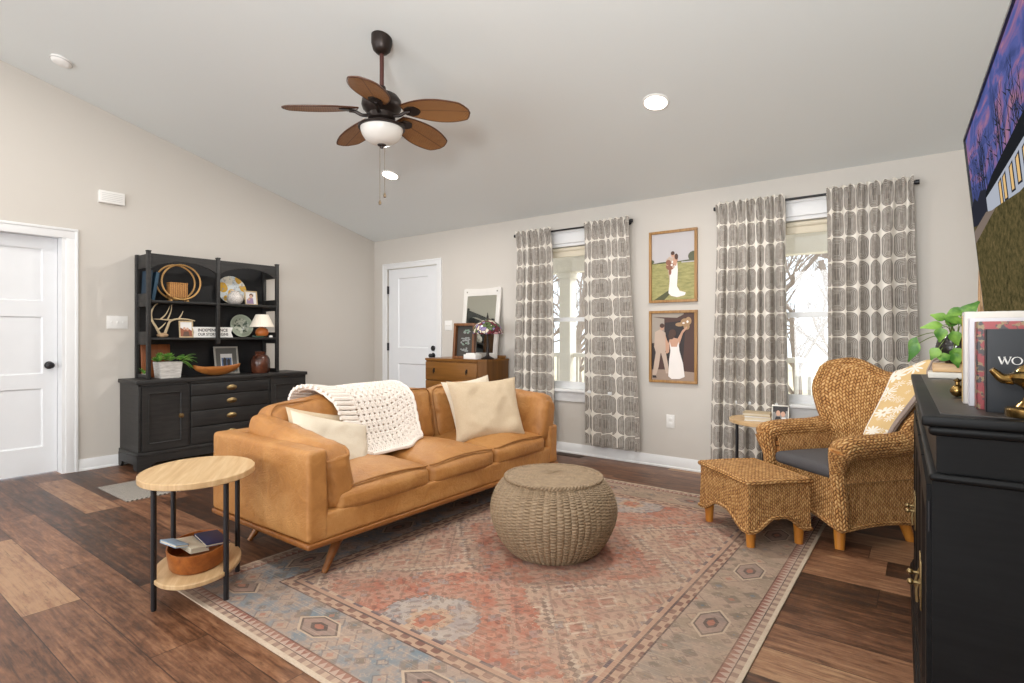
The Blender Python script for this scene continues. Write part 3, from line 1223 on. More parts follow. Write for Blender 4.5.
def drape(u, v):
    """u across (0..1), v along the drop in metres"""
    v = max(0, min(plen[-1] - 1e-4, v))
    i = next(k for k in range(len(plen) - 1) if plen[k + 1] > v)
    t = (v - plen[i]) / (plen[i + 1] - plen[i])
    p = prof[i].lerp(prof[i + 1], t)
    q = v / plen[-1]
    ya = lerp(1.97, 2.12, smooth(.25, 1, q))
    yb = lerp(2.60, 2.60, smooth(.2, .9, q)) + .05 * math.sin(PI * min(1, q * 1.1))
    y = lerp(ya, yb, u)
    lift = .012 + .012 * noise.noise(Vector((u * 3, v * 4, 2)))
    n = Vector((prof[min(i + 1, len(prof) - 1)] - prof[i]))
    nr = Vector((-n.y, n.x)).normalized()
    if nr.x < -.5 and q > .3:
        nr = -nr
    return Vector((p.x + nr.x * lift, y, p.y + nr.y * lift + .03 * smooth(.45, 1, u) * 0))


def vmax(u):
    return plen[-1] * (0.985 - .10 * smooth(.55, 1.0, u))


b = B()
NR, NC = 25, 14
for j in range(NR):
    for ph in (0, 1):
        pts = []
        for k in range(NC * 4 + 1):
            u = k / (NC * 4)
            v = .02 + (j + .5) / NR * (vmax(u) - .03)
            w = math.sin(2 * PI * (u * NC) + ph * PI)
            p = drape(u, v + w * .0125)
            pts.append(p + Vector((.35, 0, .9)) * (.005 * math.cos(4 * PI * u * NC + ph * PI)))
        b.tube(pts, .0094, 6)
for i in range(NC + 1):
    pts = []
    u0 = i / NC
    for k in range(NR * 3 + 1):
        t = k / (NR * 3)
        v = .01 + t * (vmax(u0) - .02)
        pts.append(drape(min(1, max(0, u0 + .008 * math.sin(2 * PI * t * NR / 2))), v) + Vector((.3, 0, .9)) * .002)
    b.tube(pts, .0080 if 0 < i < NC else .015, 6)
for v0 in (.01, None):
    pts = [drape(k / 40, vmax(k / 40) - .008 if v0 is None else v0) for k in range(41)]
    b.tube(pts, .013, 6)
# folded-back second layer along the near edge
for j in range(NR):
    pts = []
    for k in range(13):
        u = k / 60
        p = drape(u, .02 + (j + .5) / NR * vmax(u) * .78)
        pts.append(p + Vector((.02 + .012 * math.sin(j * .5), -.012 - .025 * math.sin(j * .21) ** 2, .014 * (1 - k / 12))))
    b.tube(pts, .0135, 6)
o = obj('knit_blanket', b, M_knit, loc=(-2.85, 2.33, .5))
tag(o, 'chunky cream knit blanket draped over the back of the tan sofa', 'blanket')

# ------------------------------------------------------------------ oval side tables
TR = R(145)


def oak_mat():
    s = Sh('pale_oak_top', rough=0.42)
    x, y, z = s.coord()
    v = s.vec(x * 1.6, y * 26.0, z * 4.0)
    n = s.noise(v, 1.5, 5, .6, .5)
    return s.set(color=s.ramp(n, (.25, '#b39066'), (.5, '#c6a57a'), (.75, '#d6ba92')), bump=n, strength=.08, dist=.003)


M_top = oak_mat()
T1 = thing('side_table', 'oval pale oak side table with black legs beside the sofa arm', 'side table', (-2.70, 1.175, 0), TR, local=True)


def oval(b, ax, ay, z0, z1, n=56):
    e = .003
    b.lathe([(0, z0), (1 - e * 4, z0), (1, z0 + e), (1, z1 - e), (1 - e * 4, z1), (0, z1)], n=n, sx=ax, sy=ay)


b = B()
oval(b, .284, .236, .537, .565)
obj('tabletop', b, M_top, T1)
b = B()
oval(b, .262, .176, .115, .135)
obj('shelf', b, M_top, T1)
for sx in (-1, 1):
    for sy in (-1, 1):
        b = B()
        b.cyl((sx * .155, sy * .140, .007), (sx * .155, sy * .140, .538), .0115, n=14)
        b.lathe([(0, 0), (.010, 0), (.010, .008), (0, .008)], (sx * .155, sy * .140, 0.0), 12)
        obj('leg', b, M_black, T1)

# bowl of papers on its lower shelf
M_bowl = wood('red_brown_bentwood', '#7d4017', '#b26a2e', 0.38, 0, .8)
BW = thing('wooden_bowl', 'oval bentwood bowl holding papers on the lower shelf of the oak table', 'bowl', (-2.70, 1.175, .1355), TR, local=True)
b = B()
b.lathe([(0, 0.0), (.86, 0.0), (.92, .01), (1.0, .082), (1.0, .088), (.955, .088), (.88, .016), (0, .012)], n=44, sx=.182, sy=.126, fn=lambda r, z, a: r)
obj('bowl_wall', b, M_bowl, BW)


def slab(name, label, cat, c, h, rot, mats, group=None, fn=None):
    M = Matrix.Translation(c) @ rot.to_matrix().to_4x4()
    o = B()
    fn(o, M, h) if fn else o.rbox((0, 0, 0), h, min(.002, min(h) * .6), M=M)
    q = obj(name, o, mats, loc=tuple(c))
    return tag(q, label, cat, group)


from mathutils import Euler
M_navy = plain('#1c2350', .5, name='navy_cover')
M_sky = plain('#8fa6bd', .45, name='pale_blue_cover')
M_paper = plain('#cfc4ae', .8, name='paper')


def booklet(b, M, h):
    b.cur = 0
    b.box(-h[0], h[0], -h[1], h[1], h[2] * .55, h[2], .0008, M=M)
    b.box(-h[0], h[0], -h[1], h[1], -h[2], -h[2] * .55, .0008, M=M)
    b.box(h[0] - .002, h[0], -h[1], h[1], -h[2], h[2], .0005, M=M)
    b.cur = 1
    b.box(-h[0] + .003, h[0] - .002, -h[1] + .003, h[1] - .003, -h[2] * .55, h[2] * .55, 0, M=M)


def wxy(x, y):
    """a point of the oval table's own axes in the room"""
    c, s_ = math.cos(TR), math.sin(TR)
    return -2.70 + c * x - s_ * y, 1.175 + s_ * x + c * y


p = wxy(.030, -.050)
slab('booklet', 'navy blue booklet lying in the bentwood bowl', 'booklet', (p[0], p[1], .226), (.080, .052, .006), Euler((R(4), R(-5), TR + R(30))), [M_navy, M_paper], fn=booklet)
p = wxy(-.005, .098)
slab('booklet', 'pale blue booklet sticking out over the rim of the bentwood bowl', 'booklet', (p[0], p[1], .232), (.085, .028, .007), Euler((R(10), R(4), TR + R(35))), [M_sky, M_paper], fn=booklet)
p = wxy(.005, .030)
slab('paper_bundle', 'cream papers lying between the two booklets in the bowl', 'papers', (p[0], p[1], .214), (.095, .040, .012), Euler((R(5), 0, TR + R(33))), [M_paper, M_paper], fn=booklet)

# ------------------------------------------------------------------ woven pouf
s = Sh('grey_brown_resin_weave', rough=.6)
x, y, z = s.coord()
n = s.noise(s.vec(x, y, z * 4.0), 25, 2)
M_weave = s.set(color=s.ramp(n, (.2, '#7a6650'), (.5, '#8b755b'), (.8, '#9d876c')))
PF = thing('pouf', 'round woven pouf standing on the rug in front of the sofa', 'pouf', (-1.645, 2.570, .007))
pr = [(0.225, 0.0), (.262, .03), (.303, .085), (.333, .15), (.345, .205), (.338, .262), (.315, .315), (.286, .35), (.262, .372)]
pc = curve([(r, zz, 0) for r, zz in pr], 12)
rows, stakes = 31, 60
b = B()
L = len(pc) - 1


def pouf_pt(u, v):
    k = v * L
    i = min(int(k), L - 1)
    q = pc[i].lerp(pc[i + 1], k - i)
    a = 2 * PI * u
    col = math.floor(u * stakes + 1e-6)
    row = v * rows + .5 * (col % 2)
    fr = row - math.floor(row)
    hump = math.sin(PI * fr) ** .7
    r = q.x - .005 + .0105 * hump * (.25 + .75 * abs(math.sin(PI * u * stakes)) ** .7)
    return Vector((-1.645 + r * math.cos(a), 2.570 + r * math.sin(a), .007 + q.y * 1.07))


b.grid(pouf_pt, stakes * 6, rows * 5, cu=True)
b.lathe([(.225, 0), (0, 0.0)], (-1.645, 2.570, .007), 40)
obj('body', b, M_weave, PF)
b = B()


def lid_pt(u, v):
    a = 2 * PI * u
    r = v * .258
    row = v * 22
    ri = math.floor(row)
    st = math.sin(PI * (u * 60 + ri))
    zz = .404 + .016 * (1 - v * v) + .0028 * math.sin(PI * (row - ri)) ** .6 * (1 if st > 0 else -.2)
    return Vector((-1.645 + r * math.cos(a), 2.570 + r * math.sin(a), .007 + zz))


b.grid(lid_pt, 180, 66, cu=True)
for ph in (0, PI):
    pts = []
    for k in range(300):
        a = 2 * PI * k / 300
        w = math.sin(44 * a + ph)
        r = .261 + .0065 * math.cos(44 * a + ph)
        pts.append((-1.645 + r * math.cos(a), 2.570 + r * math.sin(a), .007 + .401 + .006 * w))
    b.tube(pts, .0068, 6, closed=True)
obj('lid', b, M_weave, PF)


# ------------------------------------------------------------------ black hutch
def black_wood(name, base, edge, rough=.42, spec=.4):
    s = Sh(name, rough=rough, spec=spec)
    x, y, z = s.coord()
    n = s.noise(s.vec(x * 3, y * 3, z * 30.0), 2.0, 5, .65)
    n2 = s.noise(s.vec(x, y, z), 2.5, 4, .6)
    return s.set(color=s.mix((n * .6 + n2 * .5).step(.4, .8), base, edge), rough=rough + n2 * .1, bump=n, strength=.08, dist=.003)


M_hutch = black_wood('charcoal_painted_wood', '#1f1e1e', '#33312f')
M_hback = black_wood('dark_back_boards', '#0e0e10', '#19191c')
HU = thing('hutch', 'charcoal painted hutch with open shelves over doors and drawers', 'hutch', (-5.70, 2.685, 0))
y0, y1, xf, xb = 1.885, 3.50, -5.48, -5.902
b = B()
b.box(xb, xf, y0, y1, .15, .755)
b.box(xb, xf + .012, y0 - .012, y1 + .012, .125, .16, .006)
b.box(xb, xf + .018, y0 - .018, y1 + .018, .755, .79, .006)
for yy in (y0, 2.285, 3.065, y1 - .022):
    b.box(xf - .002, xf + .006, yy, yy + .022, .16, .755, .002)
b.box(xf - .002, xf + .006, y0, y1, .735, .756, .002)
obj('cabinet_body', b, M_hutch, HU)
b = B()
pl = [(y0 - .012, 0), (y0 + .085, 0), (y0 + .10, .035), (y0 + .14, .06), (2.60, .062), (2.69, .045), (2.78, .062), (y1 - .14, .06), (y1 - .10, .035), (y1 - .085, 0), (y1 + .012, 0), (y1 + .012, .126), (y0 - .012, .126)]
b.prism(pl, lambda y, z: Vector((xf - .012, y, z)), lambda y, z: Vector((xf + .012, y, z)))
for yy in (y0 - .012, y1 - .008):
    ps = [(xb, 0), (xb + .06, 0), (xb + .08, .05), (xf - .08, .05), (xf - .06, 0), (xf, 0), (xf, .126), (xb, .126)]
    b.prism(ps, lambda x, z, yy=yy: Vector((x, yy, z)), lambda x, z, yy=yy: Vector((x, yy + .02, z)))
obj('plinth', b, M_hutch, HU)
for (a, c, ky) in ((y0 + .024, 2.283, 2.225), (3.089, y1 - .024, 3.13)):
    b = B()
    panel_face(b, lambda u, w, o: Vector((xf + .018 + o, u, w)), a, c, .168, .730, [(a + .05, c - .05, .225, .675)], .018, .010)
    for (p, q, r, s_) in ((a + .05, c - .05, .225, .233), (a + .05, c - .05, .667, .675), (a + .05, a + .058, .225, .675), (c - .058, c - .05, .225, .675)):
        b.box(xf + .008, xf + .022, p, q, r, s_, .002)
    d = obj('door', b, M_hutch, HU)
    b = B()
    M = Matrix.Translation((xf + .018, ky, .452)) @ Vector((1, 0, 0)).to_track_quat('Z', 'Y').to_matrix().to_4x4()
    b.lathe([(0, 0), (.022, 0), (.022, .003), (.009, .005), (.007, .014), (.014, .020), (.015, .026), (0, .03)], n=18, M=M)
    obj('knob', b, M_brass, d)
for (za, zb) in ((.625, .728), (.485, .615), (.335, .475), (.17, .325)):
    b = B()
    b.box(xf, xf + .018, 2.312, 3.060, za, zb, .004)
    d = obj('drawer', b, M_hutch, HU)
    b = B()
    zc = (za + zb) / 2
    M = Matrix.Translation((xf + .018, 2.686, zc)) @ Vector((1, 0, 0)).to_track_quat('Z', 'Y').to_matrix().to_4x4()
    b.lathe([(0, 0), (1, 0), (1, .0025), (.85, .004), (.6, .012), (.35, .017), (0, .018)], n=24, sx=.050, sy=.026, M=M)
    obj('cup_pull', b, M_brass, d)
# open upper shelves
ux, ub = -5.615, -5.895
ya, yb, ym = 1.998, 3.262, 2.625
b = B()
b.box(ub - .006, ub + .012, ya + .02, yb - .02, .79, 1.93)
obj('back_panel', b, M_hback, HU)
for (yy, xx, zt, zb) in ((ya + .016, ux, 1.955, .79), (yb - .016, ux, 1.955, .79), (ya + .016, ub + .02, 1.935, .79), (yb - .016, ub + .02, 1.935, .79), (ym, ux, 1.955, 1.10)):
    b = B()
    b.box(xx - .018, xx + .018, yy - .016, yy + .016, zb, zt, .004)
    if xx == ux:
        b.box(xx - .021, xx + .021, yy - .019, yy + .019, zt - .012, zt, .004)
    obj('post', b, M_hutch, HU)
for (zc) in (1.497, 1.155):
    b = B()
    b.box(ub, ux + .012, ya + .01, yb - .01, zc - .012, zc + .010, .004)
    obj('shelf', b, M_hutch, HU)
for yy in (ya + .012, yb - .024):
    b = B()
    for (za, zb) in ((1.80, 1.925), (1.45, 1.57), (1.10, 1.22), (.79, .83)):
        b.box(ub + .02, ux - .01, yy, yy + .012, za, zb, .003)
    obj('side_rails', b, M_hutch, HU)
for (a, c) in ((ya + .032, ym - .016), (ym + .016, yb - .032)):
    pts = [(a, 1.93), (a, 1.80)]
    for k in range(13):
        t = k / 12
        pts.append((lerp(a + .01, c - .01, t), 1.80 + .075 * math.sin(PI * t) ** .7))
    pts += [(c, 1.80), (c, 1.93)]
    b = B()
    b.prism(pts, lambda y, z: Vector((ux - .012, y, z)), lambda y, z: Vector((ux + .010, y, z)))
    obj('crown_board', b, M_hutch, HU)

ST, SM, SB = 1.507, 1.165, .790   # heights things stand on


def stand_thing(name, b, mats, label, cat, c, group=None, angle=38):
    return tag(obj(name, b, mats, loc=c, angle=angle), label, cat, group)


# --- top shelf, left bay
M_teal = plain('#27475c', .6, name='blue_book_cloth')
M_teal2 = plain('#1d3547', .6, name='dark_blue_book_cloth')
for k, (yy, w, hgt, lean, m, lab) in enumerate(((2.063, .028, .26, -9, M_teal, 'blue cloth book leaning beside the rattan hoops on the hutch'), (2.036, .020, .27, -3, M_teal2, 'dark blue book outermost on the top hutch shelf'))):
    M = Matrix.Translation((-5.735, yy + .0, ST + .003)) @ Matrix.Rotation(R(lean), 4, 'X')
    b = B()
    h = hgt
    b.box(-.09, .09, -w / 2, -w / 2 + .003, 0, h, .001, M=M)
    b.box(-.09, .09, w / 2 - .003, w / 2, 0, h, .001, M=M)
    b.box(.087, .09, -w / 2, w / 2, 0, h, .001, M=M)
    b.cur = 1
    b.box(-.085, .087, -w / 2 + .003, w / 2 - .003, .004, h - .004, 0, M=M)
    stand_thing('book', b, [m, M_paper], lab, 'book', (-5.735, yy, ST))
M_rat = plain('#c89a5c', .5, var=.1, scale=25, name='rattan_cane')
HP = thing('rattan_hoops', 'two round rattan hoops on small feet on the top hutch shelf', 'hoop ornament', (-5.735, 2.315, ST))
for (dx, dy, ph) in ((.035, .01, 0), (-.035, -.012, .3)):
    b = B()
    pts = [(-5.735 + dx, 2.315 + dy + .172 * math.cos(2 * PI * k / 64 + ph), ST + .188 + .164 * math.sin(2 * PI * k / 64 + ph)) for k in range(64)]
    b.tube(pts, .0082, 8, closed=True)
    obj('hoop', b, M_rat, HP)
b = B()
for yy in (2.24, 2.385):
    b.cyl((-5.765, yy, ST + .010), (-5.705, yy, ST + .010), .010, n=10)
for yy in (2.262, 2.365):
    b.cyl((-5.775, yy, ST + .030), (-5.700, yy, ST + .030), .006, n=8)
obj('feet', b, M_rat, HP)


def basket_mat(name, dark, mid, light, k=1.0):
    s = Sh(name, rough=.65)
    c = s.coord('UV')
    u, v = c[0] / (.016 * k), c[1] / (.009 * k)
    ph = u.floor() * .5
    w = ((v * .5 + ph).fract() - .5).abs() * 2.0
    hgt = (u.fract() * PI).sin() * (v.fract() * PI).sin().pow(.5)
    nn = s.noise(s.vec(c[0], c[1], 0), 60, 3)
    f = hgt * .8 + w * .1 + (nn - .5) * .5
    return s.set(color=s.ramp(f, (.1, dark), (.45, mid), (.9, light)), bump=hgt, strength=.8, dist=.004)


M_bask = basket_mat('woven_rattan', '#7a4a22', '#b57d41', '#d9a566')
b = B()
b.rbox((-5.735, 2.30, ST + .037 + .066), (.045, .080, .066), .008)
b.rbox((-5.735, 2.30, ST + .037 + .136), (.047, .082, .008), .004)
stand_thing('rattan_box', b, M_bask, 'small square woven box standing inside the rattan hoops', 'box', (-5.735, 2.30, ST + .036))

# --- top shelf, right bay
s = Sh('floral_plate_glaze', rough=.25)
x, y, z = s.coord()
p = s.vec(x, y, z)
v1 = s.voro(p, 11.0)
v2 = s.voro(p, 11.0, out='Color')
c_ = s.mix(v2.gt(.5), '#c79b33', '#d8d2c2')
c_ = s.mix(v1.lt(.16), c_, '#a36b1c')
c_ = s.mix(v1.gt(.62), c_, '#c9cfd0')
c_ = s.mix(s.noise(p, 40, 2).gt(.6) * .6, c_, '#8a8f92')
M_floral = s.set(color=c_)


def plate(name, label, c, r, mat, lean=12, rim=.12):
    M = Matrix.Translation(c) @ Matrix.Rotation(R(90 - lean), 4, 'Y')
    b = B()
    b.lathe([(0, 0), (r * .55, 0), (r * .62, .006), (r, .018), (r, .022), (r * .62, .011), (r * .55, .005), (0, .005)], n=44, M=M)
    return stand_thing(name, b, mat, label, 'plate', c)


plate('plate', 'large yellow and grey floral plate leaning in the top right bay of the hutch', (-5.852, 2.872, ST + .150), .152, M_floral)
M_vase = Sh('crackled_white_glaze', rough=.3)
x, y, z = M_vase.coord()
M_vase = M_vase.set(color=M_vase.mix(M_vase.voro(M_vase.vec(x, y, z), 60, 'DISTANCE_TO_EDGE').lt(.06), '#d9d3cd', '#a29a94'))
b = B()
b.lathe([(0, 0), (.045, 0), (.068, .022), (.078, .058), (.070, .095), (.045, .118), (.036, .125), (.040, .138), (.034, .138), (.030, .124), (0, .12)], (-5.70, 2.835, ST), 32)
stand_thing('white_vase', b, M_vase, 'round white pottery vase in front of the floral plate', 'vase', (-5.70, 2.835, ST))


def ink(name, col, rough=.5):
    return plain(col, rough, var=.03, name=name)


def photo_frame(name, label, c, w, h, rotz, lean, mats, shapes, fw=.012, th=.012, mat_w=0.0, group=None, strut=True, loc=None):
    """standing picture frame: moulding with the picture inside, leaning back; c is the foot of its front"""
    M = Matrix.Translation(c) @ Matrix.Rotation(rotz, 4, 'Z') @ Matrix.Rotation(R(-lean), 4, 'X')
    # local: x along width, z up, front faces -y
    t = thing(name, label, 'picture frame', c, 0.0, group)
    b = B()
    b.box(-w / 2, w / 2, 0, th, 0, fw, .002, M=M)
    b.box(-w / 2, w / 2, 0, th, h - fw, h, .002, M=M)
    b.box(-w / 2, -w / 2 + fw, 0, th, fw, h - fw, .002, M=M)
    b.box(w / 2 - fw, w / 2, 0, th, fw, h - fw, .002, M=M)
    b.box(-w / 2 + fw * .5, w / 2 - fw * .5, th * .75, th, fw * .5, h - fw * .5, 0, M=M)
    if strut and lean > 3:
        foot = h * .62 * math.sin(R(lean)) + .30 * h * .5
        top = M @ Vector((0, th, h * .62))
        bot = Matrix.Translation(c) @ Matrix.Rotation(rotz, 4, 'Z') @ Vector((0, foot, 0.002))
        b.tube([top, bot], .004, 6)
    obj('frame', b, mats[0], t)
    b = B()
    org = M @ Vector((-w / 2 + fw, th * .6, fw))
    ux_ = M.to_3x3() @ Vector((w - 2 * fw, 0, 0))
    uy_ = M.to_3x3() @ Vector((0, 0, h - 2 * fw))
    flat_shapes(b, org, ux_, uy_, M.to_3x3() @ Vector((0, -1, 0)), shapes)
    obj('photo', b, mats[1:], t)
    return t


FULL = [(0, 0), (1, 0), (1, 1), (0, 1)]
I_white, I_dark, I_skin, I_blue = ink('print_white', '#dcd9d6'), ink('print_charcoal', '#2b2728'), ink('print_skin', '#c79d85'), ink('print_blue', '#5f7396')
I_rust, I_green, I_brown, I_mauve = ink('print_rust', '#8d4f35'), ink('print_green', '#7d8560'), ink('print_brown', '#5e4334'), ink('print_mauve', '#8b7394')
M_cham = wood('champagne_wood', '#a58a63', '#cbb48e', .4, 0, 2)
M_grey = plain('#a9a39a', .5, name='grey_wash_frame')
photo_frame('photo_frame', 'small champagne photo frame beside the white vase on the hutch', (-5.685, 3.005, ST), .135, .15, R(90), 9, [M_cham, I_white, I_mauve, I_skin, I_brown],
            [(0, FULL), (1, [(.05, 0), (.75, 0), (.7, .5), (.35, .55), (.1, .35)]), (3, ell(.55, .72, .2, .17)), (2, ell(.52, .62, .15, .15)), (2, ell(.3, .38, .12, .1))])

# --- middle shelf
M_ant = plain('#cbb794', .55, var=.12, scale=14, name='antler_bone')
AN = thing('antlers', 'pair of pale deer antlers on a skull plate on the middle hutch shelf', 'antlers', (-5.72, 2.17, SM))


def antler(b, main, r0, r1, tines):
    c = curve(main, 6)
    b.tube(c, [lerp(r0, r1, i / (len(c) - 1)) for i in range(len(c))], 8)
    for t in tines:
        c = curve(t, 5)
        b.tube(c, [lerp(.0085, .002, i / (len(c) - 1)) for i in range(len(c))], 7)


b = B()
antler(b, [(-5.72, 2.150, SM + .02), (-5.71, 2.115, SM + .09), (-5.70, 2.072, SM + .165), (-5.69, 2.066, SM + .235), (-5.70, 2.10, SM + .30), (-5.71, 2.148, SM + .335)], .013, .003,
       [[(-5.71, 2.125, SM + .07), (-5.69, 2.16, SM + .11), (-5.68, 2.18, SM + .14)]])
obj('antler', b, M_ant, AN)
b = B()
antler(b, [(-5.74, 2.190, SM + .02), (-5.73, 2.215, SM + .10), (-5.72, 2.235, SM + .155), (-5.705, 2.30, SM + .178), (-5.70, 2.38, SM + .175), (-5.70, 2.445, SM + .162)], .013, .005,
       [[(-5.72, 2.21, SM + .165), (-5.71, 2.235, SM + .24), (-5.71, 2.245, SM + .315)], [(-5.71, 2.305, SM + .178), (-5.70, 2.325, SM + .22), (-5.70, 2.34, SM + .255)],
        [(-5.715, 2.245, SM + .165), (-5.70, 2.15, SM + .17), (-5.695, 2.085, SM + .172)], [(-5.71, 2.15, SM + .172), (-5.70, 2.19, SM + .22), (-5.70, 2.225, SM + .30)]])
obj('antler', b, M_ant, AN)
b = B()
b.ball((-5.725, 2.170, SM + .022), .042, (.8, 1.2, .55), 16)
b.ball((-5.70, 2.15, SM + .016), .026, (1, 1, .62), 12)
obj('skull_plate', b, plain('#b59472', .7, var=.15, scale=30, name='skull_bone'), AN)
photo_frame('photo_frame', 'small gold photo frame leaning beside the antlers on the hutch', (-5.655, 2.352, SM), .12, .165, R(78), 12, [M_cham, I_white, I_rust, I_brown, I_skin],
            [(0, FULL), (1, [(0, 0), (1, 0), (1, .4), (.7, .55), (.3, .5), (0, .62)]), (2, [(.2, 0), (.8, 0), (.7, .35), (.3, .35)]), (3, ell(.35, .55, .12, .1)), (3, ell(.62, .52, .12, .1))])
SG = thing('town_sign', 'long white notched sign with grey lettering on the middle hutch shelf', 'sign', (-5.655, 2.60, SM))
b = B()
sy0, sy1, sz0, sz1 = 2.405, 2.795, SM + .001, SM + .103
pts = [(sy0, sz0), (sy1, sz0), (sy1 - .012, sz0 + .03), (sy1 - .02, sz0 + .05), (sy1 - .012, sz0 + .07), (sy1 - .004, sz1), (sy0, sz1), (sy0 + .01, sz0 + .07), (sy0 + .016, sz0 + .05), (sy0 + .01, sz0 + .03)]
b.prism(pts, lambda y, z: Vector((-5.672, y, z)), lambda y, z: Vector((-5.656, y, z)))
obj('board', b, M_white, SG)
b = B()
text_into(b, 'INDEPENDENCE', (-5.656, 2.455, SM + .058), (0, 1, 0), (0, 0, 1), (1, 0, 0), .030, .285, .03)
text_into(b, 'OUR STORY BEGINS', (-5.656, 2.455, SM + .018), (0, 1, 0), (0, 0, 1), (1, 0, 0), .028, .29, .03)
obj('lettering', b, ink('sign_grey', '#4a4746'), SG)
s = Sh('green_plate_glaze', rough=.25)
x, y, z = s.coord()
p = s.vec(x, y, z)
rr = (x * x + y * y + z * z).pow(.5)
c_ = s.mix(rr.lt(.082), '#a9b3a0', s.mix(s.noise(p, 28, 4, .7).step(.45, .6), '#c9cdbd', '#4e5f4f'))
c_ = s.mix(rr.gt(.112), c_, '#b9c2ae')
plate('plate', 'pale green plate with leafy centre leaning on the middle hutch shelf', (-5.852, 2.975, SM + .120), .122, s.set(color=c_))
M_ocer = plain('#b5652c', .35, var=.08, name='orange_ceramic')
s = Sh('pleated_cream_shade', rough=.8)
x, y, z = s.coord()
s.p.inputs['Emission Color'].default_value = lin('#f4e3c8')
s.p.inputs['Emission Strength'].default_value = 0.12
M_pleat = s.set(color='#e9dfd0')
TLm = thing('table_lamp', 'small table lamp with pleated cream shade and round orange base on the hutch', 'lamp', (-5.70, 3.125, SM))
b = B()
b.lathe([(0, .0), (.035, 0), (.058, .022), (.066, .052), (.058, .085), (.034, .104), (.016, .110), (.010, .135), (0, .135)], (-5.70, 3.125, SM), 28)
obj('lamp_base', b, M_ocer, TLm)
b = B()
b.lathe([(.122, .112), (.062, .245), (.058, .245), (.118, .112)], (-5.70, 3.125, SM), 96, fn=lambda r, z, a: r * (1 + .018 * math.cos(32 * a)))
obj('lamp_shade', b, M_pleat, TLm)
M_gd = plain('#3f5a4a', .25, name='green_glass')
b = B()
b.lathe([(0, 0), (.10, 0), (.122, .010), (.122, .014), (.098, .006), (0, .005)], (-5.70, 3.125, SM), 36)
# the lamp stands beside it on the shelf, so keep the dish in front
b2 = B()
b2.lathe([(0, 0), (.055, 0), (.075, .012), (.075, .016), (.052, .006), (0, .005)], (-5.64, 3.06, SM), 28, sx=.45)
stand_thing('glass_dish', b2, M_gd, 'low green glass dish in front of the orange lamp', 'dish', (-5.64, 3.06, SM))
b = B()
b.lathe([(0, 0), (.017, 0), (.020, .010), (.017, .020), (0, .022)], (-5.63, 3.185, SM), 20)
stand_thing('candle_tin', b, M_white, 'tiny white tin at the right end of the middle hutch shelf', 'tin', (-5.63, 3.185, SM))

# --- counter
s = Sh('whitewashed_planter', rough=.85)
x, y, z = s.coord()
n = s.noise(s.vec(x * 4, y * 4, z * 22), 3.0, 5, .7)
M_plt = s.set(color=s.ramp(n, (.3, '#a29b94'), (.55, '#c9c4be'), (.8, '#dedad5')), bump=n, strength=.2, dist=.004)
M_leaf = Sh('leaf_green', rough=.45)
x, y, z = M_leaf.coord()
M_leaf = M_leaf.set(color=M_leaf.mix(M_leaf.noise(M_leaf.vec(x, y, z), 18, 3).step(.35, .65), '#3f7424', '#86b04a'))
PLt = thing('succulent_planter', 'tapered whitewashed planter of green succulents on the hutch counter', 'planter', (-5.66, 2.19, SB))
b = B()
M = Matrix.Translation((-5.66, 2.19, SB))
o_ = [(-.070, -.083), (.070, -.083), (.070, .083), (-.070, .083)]
k1 = 1.16
vs = [(p[0], p[1], .001) for p in o_] + [(p[0] * k1, p[1] * k1, .150) for p in o_] + [(p[0] * k1 * .9, p[1] * k1 * .93, .150) for p in o_] + [(p[0] * k1 * .9, p[1] * k1 * .93, .125) for p in o_]
fs = [[3, 2, 1, 0]]
for q in range(3):
    fs += [[q * 4 + k, q * 4 + (k + 1) % 4, q * 4 + 4 + (k + 1) % 4, q * 4 + 4 + k] for k in range(4)]
fs.append([12, 13, 14, 15])
b.add(vs, fs, None, M)
obj('pot', b, M_plt, PLt)


def leaf(b, p, d, L, w, droop=.25, fold=.25, up=(0, 0, 1), n=6, heart=False):
    p, d = Vector(p), Vector(d).normalized()
    side = d.cross(Vector(up))
    if side.length < 1e-3:
        side = Vector((1, 0, 0))
    side.normalize()
    nn = side.cross(d)

    def fn(u, v):
        a = u * 2 - 1
        wd = w * (math.sin(PI * min(1, v * .86 + .14)) ** .8 if not heart else (math.sin(PI * (1 - (1 - v) ** 1.7) * .96 + .04) ** .75))
        q = p + d * (L * v) + nn * (-droop * L * v * v) + side * (a * wd / 2) + nn * (fold * abs(a) * wd / 2)
        return q
    b.sheet(fn, 4, n, .0012)


b = B()
rg = random.Random(5)
for k in range(15):
    c = Vector((-5.66 + rg.uniform(-.06, .06), 2.15 + rg.uniform(-.07, .07), SB + .150 + rg.uniform(0, .055)))
    for ring, (m, el, L) in enumerate(((7, .35, .048), (6, .8, .042), (4, 1.25, .030))):
        for i in range(m):
            a = 2 * PI * i / m + ring * .5 + k
            leaf(b, c, (math.cos(a) * math.cos(el), math.sin(a) * math.cos(el), math.sin(el)), L, .024, -.15, .3, n=3)
for k in range(16):
    a = rg.uniform(-.6, 1.6)
    c = Vector((-5.63 + rg.uniform(-.04, .03), 2.28 + rg.uniform(-.06, .05), SB + .15 + rg.uniform(-.01, .04)))
    dd = Vector((rg.uniform(-.3, .9), rg.uniform(.2, 1.1), rg.uniform(-.5, .8)))
    leaf(b, c + dd.normalized() * .03, dd, rg.uniform(.06, .10), rg.uniform(.035, .05), .4, .2)
obj('foliage', b, M_leaf, PLt)
b = B()
M = Matrix.Translation((-5.83, 2.16, SB + .002)) @ Matrix.Rotation(R(-6), 4, 'Y')
b.box(-.009, .009, -.125, .125, 0, .31, .006, M=M)
stand_thing('cutting_board', b, wood('cherry_board', '#6b3717', '#8f4f22', .45, 2, 1), 'reddish wooden board leaning behind the succulent planter', 'board', (-5.83, 2.16, SB))
b = B()
leafc = Vector((-5.80, 2.02, SB + .03))
